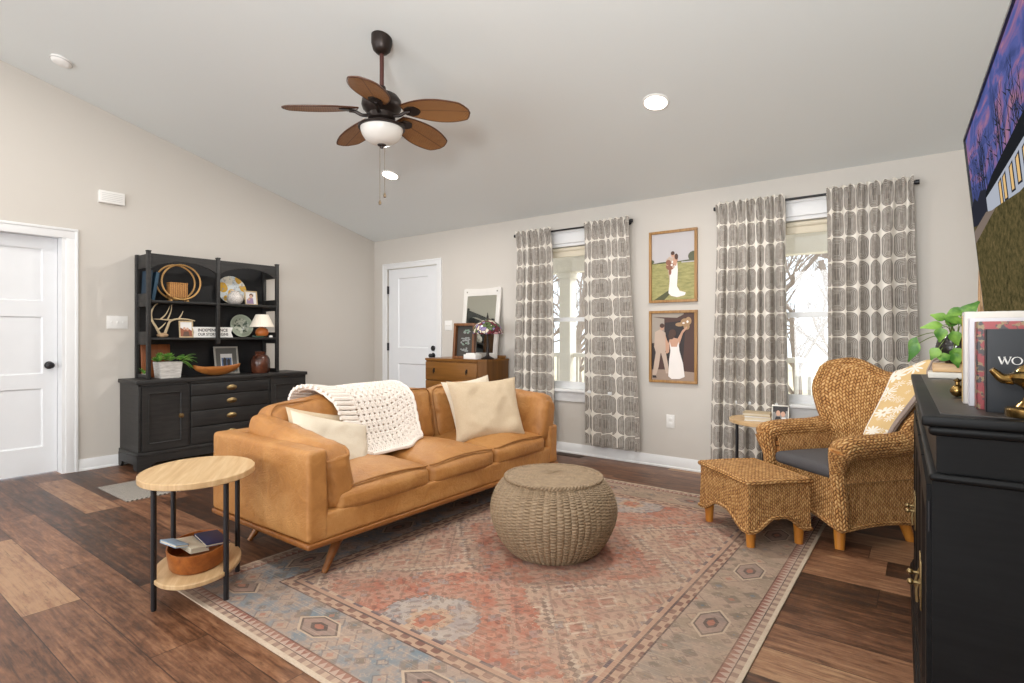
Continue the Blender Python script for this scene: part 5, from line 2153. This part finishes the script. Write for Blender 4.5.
# ------------------------------------------------------------------ seagrass armchair and footstool
def braid_mat(name='braided_seagrass', cw=.034, ch=.025):
    s = Sh(name, rough=.6, spec=.3)
    c = s.coord('UV')
    nz = s.noise(s.vec(c[0], c[1]), 14, 2) - .5
    u = (c[0] + nz * .008) / cw
    fu = u.fract() - .5
    side = fu.gt(0.0)
    v = (c[1] + nz * .008) / ch + fu.abs() * 1.1 + side * .5
    row = v.floor()
    fv = v.fract()
    hgt = (fv * PI).sin().pow(.55) * ((fu.abs() * 2.0 * PI).sin().max(0.0).pow(.4))
    rnd = s.white(s.vec(u.floor(), row, side))
    fib = s.noise(s.vec(c[0] * 3.0, c[1] * 1.0), 130, 3, .6)
    f = hgt * .72 + (rnd - .5) * .36 + (fib - .5) * .35
    col = s.ramp(f, (.04, '#57351a'), (.26, '#a56f3f'), (.52, '#c69256'), (.85, '#deb37c'))
    return s.set(color=col, bump=hgt * 1.0 + fib * .15, strength=.9, dist=.010)


M_sea = braid_mat()
M_foot = wood('golden_chair_foot', '#b06a22', '#cf8a38', .38, 2, .8)
CR = R(-39)
CHR = thing('wicker_armchair', 'braided seagrass wingback armchair with a grey seat cushion by the window', 'armchair', (-.392, 3.921, 0), CR, local=True)
# local axes: front faces -y, sitter's left is +x (nearest the viewer)
YB = .20          # back plane at seat height


def backw(t):
    """half width of the back at height parameter t (0 seat .. 1 crown)"""
    return lerp(.245, .415, smooth(.26, .84, t)) - .008 * smooth(.95, 1.0, t)


def crown(s_):
    a = abs(s_)
    return 1.0 + .040 * math.exp(-((a - .68) / .30) ** 2) - .045 * math.exp(-(a / .32) ** 2) - .03 * smooth(.93, 1.0, a) ** 2


def back_pt(s_, t, off=0.0):
    z = lerp(.36, .968 * crown(s_), t)
    tt = (z - .36) / .63
    w = backw(min(1, tt))
    x = s_ * w
    y = YB - .01 + .17 * tt - .16 * abs(s_) ** 2.4 * smooth(.0, .55, tt) * (1 - .25 * smooth(.7, 1, tt))
    return Vector((x, y - off, z))


b = B()


def shell(sgn):
    def fn(u, v):
        s_ = u * 2 - 1
        e = (1 - abs(s_) ** 8) ** .5 * (1 - max(0, (v - .93) / .07) ** 2) ** .5
        return back_pt(s_, v, sgn * .045 * max(.0, e))
    return fn


bu = lambda u, v: (u * .72, v * .68)
b.grid(shell(1), 36, 30, uv=bu)
b.grid(shell(-1), 36, 30, uv=bu, flip=True)
pts = [back_pt(-1, .0 + k / 14) for k in range(15)] + [back_pt(-1 + 2 * k / 40, 1.0) for k in range(1, 40)] + [back_pt(1, 1 - k / 14) for k in range(15)]
b.tube(pts, .030, 10, uvs=True)
obj('backrest', b, M_sea, CHR, angle=60)

# seat body : skirted box with bowed apron
b = B()
hw, yf, yr = .285, -.315, .185


def skirt(u, v):
    """outside of the base, u round the four sides, v bottom to top"""
    pers = [(-hw, yf), (hw, yf), (hw, yr), (-hw, yr)]
    k = min(3, int(u * 4))
    t = u * 4 - k
    p, q = Vector(pers[k]), Vector(pers[(k + 1) % 4])
    xy = p.lerp(q, t)
    low = .115 + (.055 * math.sin(PI * t) ** 1.5 if k in (0, 2) else .02 * math.sin(PI * t))
    z = lerp(low, .40, v)
    inset = .022 * math.sin(PI * v * .9)
    c_ = Vector((0, -.06))
    xy = c_ + (xy - c_) * (1 + .03 * (1 - v) - inset)
    return Vector((xy.x, xy.y, z))


sku = lambda u, v: (u * 2.64, v * .29)
b.grid(skirt, 64, 12, uv=sku)
b.add([(-hw * .97, yf * .97, .385), (hw * .97, yf * .97, .385), (hw * .97, yr * .97, .385), (-hw * .97, yr * .97, .385)], [[0, 1, 2, 3]])
b.add([(-hw * .95, yf * .95, .18), (hw * .95, yf * .95, .18), (hw * .95, yr * .95, .18), (-hw * .95, yr * .95, .18)], [[3, 2, 1, 0]])
b.tube([skirt(k / 64, 0) for k in range(64)], .013, 8, closed=True, uvs=True)
obj('seat_base', b, M_sea, CHR, angle=60)
for sx in (-1, 1):
    # arm : side panel, rolled top and scrolled front post
    b = B()

    def side_fn(u, v, sx=sx):
        y = lerp(yf + .02, yr - .02, u)
        z = lerp(.36, .56, v)
        x = .275 - .035 * math.sin(PI * v) + .015 * v
        return Vector((sx * x, y, z))
    b.sheet(side_fn, 20, 10, .06, uv=lambda u, v: (u * .6, v * .25))
    roll = curve([(sx * .290, .235, .66), (sx * .300, .165, .605), (sx * .302, .04, .575), (sx * .305, -.15, .570), (sx * .302, -.30, .562), (sx * .298, -.352, .535)], 7)
    rr = [lerp(.055, .066, smooth(0, .4, i / (len(roll) - 1))) - .016 * smooth(.9, 1, i / (len(roll) - 1)) for i in range(len(roll))]
    b.tube(roll, rr, 16, uvs=True)
    post = curve([(sx * .298, -.335, .55), (sx * .285, -.335, .50), (sx * .268, -.328, .43), (sx * .268, -.322, .35), (sx * .275, -.318, .26), (sx * .285, -.315, .125)], 6)
    b.tube(post, [lerp(.062, .040, smooth(0, .45, i / (len(post) - 1))) for i in range(len(post))], 14, uvs=True)
    obj('arm', b, M_sea, CHR, angle=60)
    b = B()
    b.tube(curve([(sx * .322, .06, .56), (sx * .342, .11, .545), (sx * .346, .145, .51), (sx * .342, .17, .45), (sx * .325, .185, .39)], 5), .011, 8)
    obj('cane_brace', b, plain('#b98a50', .5, name='bare_cane'), CHR)
for sx in (-1, 1):
    for (yy, rk) in ((-.285, -.01), (.15, .05)):
        b = B()
        b.tube([(sx * (.238 + .012), yy + rk, 0), (sx * .236, yy, .15)], [.024, .034], 4 * 4)
        obj('foot', b, M_foot, CHR)
b = B()
s = Sh('charcoal_seat_cloth', rough=.9)
x, y, z = s.coord()
M_seat = s.set(color=s.mix(s.noise(s.vec(x, y, z), 240, 2), '#3c3a3b', '#5a5759'), bump=s.noise(s.vec(x, y, z), 200, 2), strength=.2, dist=.002)
b.rbox((0, -.080, .415), (.232, .250, .036), .03, n=10, bulge=(0, 0, .018))
obj('seat_cushion', b, M_seat, CHR)

FS = thing('wicker_footstool', 'braided seagrass footstool with arched skirt in front of the armchair', 'footstool', (-.840, 3.515, .007), R(-43), local=True)
b = B()
fw_, fd_ = .255, .188


def stool(u, v):
    pers = [(-fw_, -fd_), (fw_, -fd_), (fw_, fd_), (-fw_, fd_)]
    k = min(3, int(u * 4))
    t = u * 4 - k
    xy = Vector(pers[k]).lerp(Vector(pers[(k + 1) % 4]), t)
    low = .095 + .075 * smooth(.08, .42, t) * smooth(.08, .42, 1 - t)
    z = lerp(low, .372, v)
    xy = xy * (1 + .03 * (1 - v) ** 2 + .015 * smooth(.8, 1, v))
    return Vector((xy.x, xy.y, z))


b.grid(stool, 64, 14, uv=lambda u, v: (u * 1.96, v * .28))
b.tube([stool(k / 64, 0) for k in range(64)], .011, 8, closed=True, uvs=True)
b.tube([stool(k / 64, .965) for k in range(64)], .016, 8, closed=True, uvs=True)
b.grid(lambda u, v: Vector(((u * 2 - 1) * fw_ * 1.01, (v * 2 - 1) * fd_ * 1.01, .374 + .012 * (1 - (u * 2 - 1) ** 4) * (1 - (v * 2 - 1) ** 4))), 16, 14, uv=lambda u, v: (u * .55, v * .43))
b.add([(-fw_ * .97, -fd_ * .97, .18), (fw_ * .97, -fd_ * .97, .18), (fw_ * .97, fd_ * .97, .18), (-fw_ * .97, fd_ * .97, .18)], [[3, 2, 1, 0]])
obj('body', b, M_sea, FS, angle=60)
for sx in (-1, 1):
    for sy in (-1, 1):
        b = B()
        b.tube([(sx * .218, sy * .150, 0), (sx * .218, sy * .150, .135)], [.022, .031], 16)
        obj('foot', b, M_foot, FS)

# daisy throw over the chair's near wing
s = Sh('yellow_daisy_throw', rough=.95, spec=.1)
c = s.coord('UV')
p = s.vec(c[0], c[1])
sc_ = 7.5
vd = s.voro(p, sc_, rnd=.75)
n = s.t.nodes.new('ShaderNodeTexVoronoi')
s.put(n.inputs['Vector'], p)
n.inputs['Scale'].default_value = sc_
n.inputs['Randomness'].default_value = .75
q = s.t.nodes.new('ShaderNodeSeparateXYZ')
s.t.links.new(n.outputs['Position'], q.inputs[0])
dx, dy = c[0] - F(s, q.outputs[0]), c[1] - F(s, q.outputs[1])
ang = s.m('ARCTAN2', dy, dx)
pet = vd.lt((ang * 4.5).sin().abs() * .30 + .24)
core = vd.lt(.11)
col = s.mix(pet, '#d6b068', '#efe8dc')
col = s.mix(core, col, '#c7a15c')
ln = s.noise(s.vec(c[0] * 300, c[1] * 300), 1, 2)
edge = c[0].lt(.008).max(c[0].gt(.278))
col = s.mix(edge, col, '#eae2d8')
M_thr = s.set(color=s.mix(ln * .35, col, '#fff6e8'), bump=ln, strength=.3, dist=.003)
M_thr2 = linen('throw_border_cloth', '#8c7b74', '#b7a79c')
TH = thing('daisy_throw', 'yellow throw blanket with white daisies over the wing of the wicker armchair', 'throw', (-.392, 3.921, 0), CR, local=True)


def throw_pt(u, v, lift=0.0, shift=0.0):
    """u across the strip, v from behind the crown over it and down the front"""
    s_ = lerp(.12, .90, u) + shift
    sl = lerp(.0, -.24, smooth(.3, 1, v))
    s_ = s_ + sl * (1 - .45 * u)
    if v < .16:
        t = 1 - (.16 - v) / .16 * .35
        p = back_pt(s_, t, -.052 - lift)
    elif v < .26:
        k = (v - .16) / .10
        p0, p1 = back_pt(s_, 1, -.052 - lift), back_pt(s_, 1, .052 + lift)
        p = p0.lerp(p1, k)
        p.z += (.034 + lift) * math.sin(PI * k) ** .6
    else:
        k = (v - .26) / .74
        p = back_pt(s_, lerp(1, .36, k), .056 + lift + .008 * math.sin(7 * k + 5 * u))
        p.y -= .02 * k
    return p


b = B()
b.sheet(lambda u, v: throw_pt(u, v), 18, 60, .010, uv=lambda u, v: (u * .285, v * 1.05))
obj('cloth', b, M_thr, TH, angle=60)
b = B()
for k in range(3):
    b.cur = k % 2
    pts = [throw_pt(1.0, .02 + i / 40 * .97, .004 + .011 * k, .012 + .012 * k) for i in range(41)]
    b.tube(pts, .0085, 7)
    pts = [throw_pt(.93, .02 + i / 40 * .97, .004 + .011 * k + .008, .012 + .012 * k) for i in range(41)]
    b.tube(pts, .006, 7)
obj('folded_edge', b, [M_thr2, linen('throw_edge_cream', '#d8cdc0', '#efe6da')], TH, angle=60)

# twin side table behind the chair
T2 = dup(T1, (-.93, 4.36, 0), R(-28), 'oval oak side table with black legs behind the wicker armchair')
c2, s2 = math.cos(R(-28)), math.sin(R(-28))
TT = .5655
M_gb = plain('#b3a082', .6, name='tan_book_cover')
M_wb = plain('#d6d3cf', .55, name='pale_book_cover')
slab('book', 'pale book lying at the bottom of the stack on the window side table', 'book', (-.985, 4.29, TT + .017), (.085, .06, .0165), Euler((0, 0, R(12))), [M_wb, M_paper], fn=booklet)
slab('book', 'thin tan book lying on top of the stack on the window side table', 'book', (-.985, 4.295, TT + .048), (.092, .062, .0135), Euler((0, 0, R(5))), [M_gb, M_paper], fn=booklet)
I_grey = ink('print_grey', '#8d8a88')
photo_frame('photo_frame', 'small silver photo frame of two faces leaning on the window side table', (-.835, 4.30, TT), .115, .125, R(8), 20, [plain('#b9b4ab', .3, metal=.8, name='silver_frame'), I_grey, I_dark, I_skin, I_white],
            [(0, FULL), (1, [(0, .6), (1, .7), (1, 1), (0, 1)]), (1, ell(.33, .66, .2, .24)), (2, ell(.35, .52, .15, .2)), (1, ell(.68, .62, .2, .22)), (2, ell(.68, .47, .15, .19)), (1, [(.1, 0), (.55, 0), (.5, .3), (.2, .3)]), (3, [(.55, 0), (.95, 0), (.85, .25), (.6, .25)])], fw=.010)

# ------------------------------------------------------------------ black dresser by the television
M_dr = black_wood('black_dresser_paint', '#070708', '#121213', .42, .22)
M_drt = black_wood('worn_black_top', '#2b2521', '#453d37', .34)
DR0 = (-.030, 2.40, 0)
DROT = R(1.7)
DZ = 1.0
DRS = thing('black_dresser', 'tall black dresser with moulded top and brass door pulls under the television', 'dresser', DR0, DROT, local=True)
# local: front faces -x at x=0, length along y (-1.02 .. 1.02)
L_, D_ = .84, .475
b = B()
b.box(.016, D_, -L_ + .030, L_ - .030, .11, .86)
b.box(.024, .052, -L_ + .035, L_ - .035, .85, .955)
b.box(.030, D_, -L_ + .036, L_ - .036, .86, .955)
b.rbox((D_ / 2 + .010, 0, .858), (D_ / 2, L_ - .018, .010), .009)
obj('carcass', b, M_dr, DRS)
b = B()
b.rbox((D_ / 2, 0, DZ - .012), (D_ / 2 + .004, L_, .012), .006)
b.rbox((D_ / 2 + .004, 0, DZ - .034), (D_ / 2 - .004, L_ - .008, .012), .010)
b.cur = 1
b.rbox((D_ / 2 + .01, 0, DZ + .0005), (D_ / 2 - .022, L_ - .045, .002), .0015)
obj('top', b, [M_dr, M_drt], DRS)
b = B()
b.rbox((D_ / 2 - .002, 0, .055), (D_ / 2 + .005, L_ - .0, .055), .010)
b.rbox((D_ / 2 , 0, .118), (D_ / 2 , L_ - .015, .012), .010)
obj('plinth', b, M_dr, DRS)
nd = 4
for k in range(nd):
    a = -L_ + .05 + k * (2 * L_ - .10) / nd
    c_ = a + (2 * L_ - .10) / nd - .012
    b = B()
    panel_face(b, lambda u, w, o: Vector((.006 - o, u, w)), a, c_, .14, .835, [(a + .06, c_ - .06, .22, .76)], .018, .009)
    d = obj('door', b, M_dr, DRS)
    b = B()
    yy = c_ - .035 if k % 2 == 0 else a + .035
    b.box(.002, .007, yy - .012, yy + .012, .40, .54, .003)
    b.cyl((.006, yy, .475), (-.018, yy, .475), .005, n=10)
    b.ball((-.020, yy, .475), .009, n=12)
    b.tube(curve([(.005, yy, .49), (-.006, yy, .46), (-.004, yy, .42)], 4), .004, 6)
    obj('door_pull', b, M_brass, d)
    for hz in (.28, .76):
        b = B()
        hy = a + .006 if k % 2 == 0 else c_ - .006
        b.cyl((.012, hy, hz - .035), (.012, hy, hz + .035), .007, n=8)
        obj('hinge', b, M_black, d)

# ------------------------------------------------------------------ books and brass lamp on the dresser
DT = DZ + .003


def up_book(label, x0, x1, y0, y1, h, cover, pages, extra=None, t=.003):
    """upright book, boards facing the viewer, spine towards -x"""
    b = B()
    b.box(x0, x1, y0, y0 + t, DT, DT + h, .0008)
    b.box(x0, x1, y1 - t, y1, DT, DT + h, .0008)
    b.box(x0, x0 + t, y0, y1, DT, DT + h, .0008)
    b.cur = 1
    b.box(x0 + t, x1 - .004, y0 + t, y1 - t, DT + .003, DT + h - .003)
    mats = [cover, pages]
    if extra:
        extra(b, mats)
    return stand_thing('book', b, mats, label, 'book', ((x0 + x1) / 2, (y0 + y1) / 2, DT))


M_cream = plain('#cfc8c1', .6, name='cream_book_cloth')
M_gold = plain('#a37f35', .45, metal=.0, name='gilt_band')
M_wht = plain('#c9c6cb', .6, name='white_book_cloth')
M_blk = plain('#22252a', .55, name='black_book_cloth')
s = Sh('red_floral_cover', rough=.5)
x, y, z = s.coord()
p = s.vec(x, y, z)
nn = s.noise(p, 55, 3, .6)
M_red = s.set(color=s.mix(nn.step(.45, .52), '#98474a', s.mix(s.noise(p, 80, 2).gt(.5), '#8f7c5e', '#4a4547')))


def gilt(b, mats):
    mats += [M_gold, ink('grey_flourish', '#8a877c')]
    b.cur = 2
    b.box(.0755, .0775, 1.890, 1.903, DT + .004, DT + .23)
    b.cur = 3
    for k in range(5):
        b.box(.083 + k * .03, .100 + k * .03, 1.872 + .008 * (k % 2), 1.879 + .008 * (k % 2), DT + .2398, DT + .2408)


up_book('thick cream book with a gilt spine band, rearmost on the black dresser', .077, .238, 1.868, 1.932, .240, M_cream, M_paper, gilt)
up_book('white book standing second from the back on the black dresser', .086, .240, 1.815, 1.862, .222, M_wht, M_paper)
up_book('red floral patterned book standing behind the black book on the dresser', .0965, .240, 1.745, 1.808, .212, M_red, M_paper)


def wo(b, mats):
    mats.append(ink('cover_lettering', '#d9d6d2'))
    b.cur = 2
    yy = 1.694 - .0008

    def bar(p, q, w):
        p, q = Vector((p[0], yy, p[1])), Vector((q[0], yy, q[1]))
        d = (q - p).normalized()
        n_ = Vector((-d.z, 0, d.x)) * w / 2
        b.add([p + n_, p - n_, q - n_, q + n_], [[0, 1, 2, 3]])
    X0, Z0, k = .1335, DT + .112, .021
    for (a0, a1, w) in (((0, 1), (.27, 0), .0032), ((.27, 0), (.5, .95), .0014), ((.44, 1), (.73, 0), .0032), ((.73, 0), (.98, 1), .0014)):
        bar((X0 + a0[0] * k, Z0 + a0[1] * k * .8), (X0 + a1[0] * k, Z0 + a1[1] * k * .8), w)
    for sx in (-.07, .40, .88):
        bar((X0 + sx * k, Z0 + k * .8), (X0 + (sx + .18) * k, Z0 + k * .8), .0013)
    o1 = ell(X0 + 1.50 * k, Z0 + .4 * k, .0098, .0090, 28)
    o2 = ell(X0 + 1.50 * k, Z0 + .4 * k, .0070, .0080, 28)
    b.add([(p[0], yy, p[1]) for p in o1 + o2], [[i, (i + 1) % 28, 28 + (i + 1) % 28, 28 + i] for i in range(28)])
    for (a0, a1, w) in (((2.15, 0), (2.15, 1), .0016), ((2.15, 1), (2.55, 0), .003), ((2.55, 0), (2.95, 1), .0014), ((2.95, 1), (2.95, 0), .003)):
        bar((X0 + a0[0] * k, Z0 + a0[1] * k * .8), (X0 + a1[0] * k, Z0 + a1[1] * k * .8), w)


up_book('black book lettered WO on its cover, foremost on the black dresser', .111, .242, 1.694, 1.738, .193, M_blk, M_paper, wo)
BL = thing('brass_oil_lamp', 'polished brass genie style oil lamp in front of the black book', 'oil lamp', (.180, 1.636, DT))
M_bra = plain('#8f7344', .24, metal=1.0, var=.05, name='polished_brass')
bc = (.180, 1.636, DT)
b = B()
b.lathe([(0, 0), (.040, 0), (.042, .004), (.042, .017), (.038, .021), (.026, .023), (.020, .03), (.014, .036), (.0095, .046), (.0095, .058), (.016, .066), (.030, .074), (.037, .086), (.035, .094), (.024, .100), (.010, .104), (0, .104)], bc, 36)
obj('body', b, M_bra, BL)
b = B()
sp_ = curve([(bc[0] - .028, bc[1], DT + .082), (bc[0] - .045, bc[1] - .004, DT + .083), (bc[0] - .056, bc[1] - .006, DT + .094), (bc[0] - .064, bc[1] - .008, DT + .103)], 5)
b.tube(sp_, [lerp(.013, .006, i / 15) for i in range(len(sp_))], 12)
obj('spout', b, M_bra, BL)
b = B()
b.lathe([(.026, .100), (.018, .110), (.006, .118), (.004, .124), (.008, .130), (.005, .138), (0, .140)], bc, 24)
obj('lid', b, M_bra, BL)
b = B()
b.tube(curve([(bc[0] + .03, bc[1], DT + .092), (bc[0] + .055, bc[1], DT + .105), (bc[0] + .062, bc[1], DT + .125), (bc[0] + .045, bc[1], DT + .135), (bc[0] + .036, bc[1], DT + .12)], 5), .004, 8)
obj('handle', b, M_bra, BL)
b = B()
b.ball((.072, 2.06, DT + .018), .018, (1, 1, 1), 14)
b.lathe([(0, .034), (.006, .036), (.006, .044), (.011, .048), (0, .056)], (.072, 2.06, DT), 14)
stand_thing('brass_knick_knack', b, M_bra, 'little brass ornament peeking out behind the cream book', 'ornament', (.072, 2.06, DT))

# trailing plant, tray and globe vase at the far end
PC = Vector((.06, 2.97, DT))
b = B()
b.box(.005, .20, 2.90, 3.05, DT, DT + .026, .006)
stand_thing('white_tray', b, plain('#d9d3c8', .5, name='cream_tray'), 'cream tray at the far end of the black dresser', 'tray', (.08, 2.975, DT))
b = B()
b.box(.02, .17, 2.915, 3.035, DT + .027, DT + .062, .004)
stand_thing('wooden_block', b, M_oak, 'pale wooden block under the trailing plant on the dresser', 'block', (.085, 2.975, DT + .027))
PP = thing('trailing_plant', 'trailing green pothos in a dark round glazed pot at the end of the dresser', 'plant', (.10, 2.975, DT + .0625))
b = B()
b.lathe([(0, 0), (.035, 0), (.062, .028), (.072, .062), (.064, .098), (.044, .120), (.040, .120), (.055, .095), (.05, .09), (0, .09)], (.10, 2.975, DT + .0625), 32)
obj('pot', b, Sh('dark_glazed_pot', '#2d2a28', .15).mat, PP)
b = B()
rg = random.Random(9)
top = Vector((.10, 2.975, DT + .18))
b.cur = 0
specs = [((.055, 2.94, 1.225), (-.9, -.1, .0), .075, .042), ((-.035, 2.90, 1.175), (-.35, -.1, -.9), .075, .036), ((-.025, 2.88, 1.15), (-.45, -.1, -.85), .085, .038), ((.065, 2.93, 1.25), (-.75, 0, .4), .055, .045),
         ((.07, 2.93, 1.275), (.75, -.1, .15), .085, .045), ((.055, 2.92, 1.262), (.8, -.1, -.25), .085, .045), ((.05, 2.91, 1.215), (-.1, -.1, -1), .06, .048), ((.085, 2.89, 1.20), (.3, -.1, -.8), .06, .048),
         ((.04, 2.90, 1.13), (-.35, -.1, -.6), .055, .045), ((.035, 2.90, 1.09), (.7, -.1, .1), .06, .04), ((.09, 2.89, 1.13), (.25, -.1, -.6), .05, .05), ((.09, 2.885, 1.11), (.25, -.1, -.9), .06, .042),
         ((.115, 2.93, 1.255), (.55, -.1, .75), .085, .06), ((.075, 2.95, 1.22), (.3, .2, .6), .06, .045), ((.12, 2.97, 1.22), (.4, .2, .7), .065, .05)]
for (p, d, L, w) in specs:
    b.cur = 0
    leaf(b, p, d, L, w, .28, .16, up=(0.05, -.85, .5), n=7, heart=True)
    b.cur = 1
    q = Vector(p)
    b.tube(curve([top + Vector((0, 0, -.07)), top.lerp(q, .5) + Vector((0, 0, .012)), q], 5), .0018, 5)
obj('foliage', b, [M_leaf, plain('#6d7d3d', .6, name='plant_stem')], PP, angle=70)
fr = thing('leaning_picture', 'slim wooden picture frame leaning on the wall behind the television', 'picture frame', (.19, 3.15, DT))
M = Matrix.Translation((.178, 3.15, DT)) @ Matrix.Rotation(R(1), 4, 'Y') @ Matrix.Rotation(R(-90), 4, 'Z')
b = B()
w, h = .16, .66
for (a, c_, e, f) in ((-w / 2, w / 2, 0, .022), (-w / 2, w / 2, h - .022, h), (-w / 2, -w / 2 + .022, .022, h - .022), (w / 2 - .022, w / 2, .022, h - .022)):
    b.box(a, c_, 0, .02, e, f, .002, M=M)
obj('frame', b, M_fo, fr)
b = B()
b.box(-w / 2 + .018, w / 2 - .018, .008, .014, .018, h - .018, 0, M=M)
obj('picture', b, ink('muted_print', '#a99f90'), fr)

# ------------------------------------------------------------------ television showing a house at dusk
TB, TN, TU = Vector((.205, 3.0, 1.205)), Vector((.0364, -1, 0)).normalized(), None
TU = (Vector((.13, 3.0, 2.0)) - Vector((.205, 3.0, 1.19))).normalized()
TO = TN.cross(TU).normalized()
if TO.x > 0:
    TO = -TO
W_, H_ = 1.44, .805
TV = thing('television', 'wall mounted television tilted downward and showing a white house at dusk', 'television', (.28, 2.3, 1.2))


def tvp(u, v, o=0.0):
    return TB + TN * u + TU * v + TO * o


M_tvb = plain('#141416', .35, name='television_casing')
b = B()
b.prism([(0, 0), (W_, 0), (W_, H_), (0, H_)], lambda u, v: tvp(u, v, -.028), lambda u, v: tvp(u, v, 0))
b.prism([(.3, .12), (W_ - .3, .12), (W_ - .3, .55), (.3, .55)], lambda u, v: tvp(u, v, -.05), lambda u, v: tvp(u, v, -.026))
obj('casing', b, M_tvb, TV)


def screen(name, color=None, build=None, k=.80):
    s = Sh(name, '#000000', 1.0, 0, 0.0)
    s.p.inputs['Base Color'].default_value = (.005, .005, .005, 1)
    s.p.inputs['Emission Strength'].default_value = k
    if build:
        c_ = build(s)
        s.t.links.new(c_.k, s.p.inputs['Emission Color'])
    else:
        s.p.inputs['Emission Color'].default_value = lin(color)
    return s.mat


def sky_b(s):
    x, y, z = s.coord()
    n = s.noise(s.vec(x * 2, y * 1.2, z * 4.5), 2.6, 5, .62, .8)
    return s.ramp(n, (.36, '#4a558f'), (.48, '#626bb0'), (.56, '#9a74a3'), (.64, '#c08a9f'), (.74, '#7580c0'))


def lawn_b(s):
    x, y, z = s.coord()
    n = s.noise(s.vec(x * 6, y * 6, z * 12), 4, 6, .75)
    return s.ramp(n, (.3, '#332d1b'), (.48, '#5c5433'), (.62, '#776743'), (.8, '#98845f'))


s_mats = [screen('screen_sky', build=sky_b), screen('screen_lawn', build=lawn_b), screen('screen_house', '#c3c9d6'), screen('screen_roof', '#1d2025'), screen('screen_lit_window', '#f2c886', k=.9), screen('screen_trees', '#2c2e3a'), screen('screen_path', '#8d7d72')]
rg = random.Random(21)
shp = [(0, [(0, 0), (W_, 0), (W_, H_), (0, H_)])]
for k in range(34):
    u = rg.uniform(0, .95) ** 1.1 * 1.2 if k > 8 else rg.uniform(0, .45)
    hh = rg.uniform(.60, .76)
    w = rg.uniform(.004, .009)
    shp.append((5, [(u - w, .40), (u + w, .40), (u + .002, hh), (u - .002, hh)]))
    for j in range(9):
        zb_ = rg.uniform(.52, hh - .02)
        du, dv = rg.choice((-1, 1)) * rg.uniform(.02, .075), rg.uniform(.02, .08)
        shp.append((5, [(u, zb_), (u, zb_ + .007), (u + du, zb_ + dv)]))
shp.append((5, [(0, .40), (.5, .40), (.42, .50), (.3, .52), (.2, .50), (.12, .53), (0, .51)]))
shp += [(2, [(.42, .475), (.46, .49), (1.44, .485), (1.44, .33), (.42, .40)]), (3, [(.40, .468), (.44, .492), (.60, .510), (1.44, .545), (1.44, .482), (.66, .470)])]
for u in (.70, .78, .90, 1.0, 1.10, 1.25):
    shp.append((5, [(u - .012, .385), (u + .052, .38), (u + .052, .465), (u - .012, .46)]))
    shp.append((4, [(u, .39), (u + .035, .388), (u + .035, .46), (u, .455)]))
shp += [(1, [(0, 0), (W_, 0), (W_, .36), (1.0, .365), (.6, .40), (.38, .415), (.2, .41), (0, .43)]), (6, [(0, .41), (.38, .425), (.52, .405), (.60, .40), (.3, .38), (0, .36)])]
b = B()
flat_shapes(b, TB + TO * .0005, TN, TU, TO, shp, step=.00002, clip=False)
obj('screen', b, s_mats, TV)
b = B()
for (u0, u1, v0, v1) in ((0, W_, 0, .008), (0, W_, H_ - .008, H_), (0, .008, .008, H_ - .008), (W_ - .008, W_, .008, H_ - .008)):
    b.prism([(u0, v0), (u1, v0), (u1, v1), (u0, v1)], lambda u, v: tvp(u, v, -.001), lambda u, v: tvp(u, v, .008))
obj('bezel', b, M_tvb, TV)
b = B()
mid_ = tvp(W_ / 2, .33, -.05)
b.box(RX - .03, RX - .001, mid_.y - .12, mid_.y + .12, mid_.z - .14, mid_.z + .14, .004)
b.tube([(RX - .025, mid_.y, mid_.z), (mid_.x + .02, mid_.y, mid_.z)], .022, 12)
b.box(mid_.x - .0, mid_.x + .03, mid_.y - .10, mid_.y + .10, mid_.z - .12, mid_.z + .12, .004)
obj('wall_bracket', b, M_black, TV)
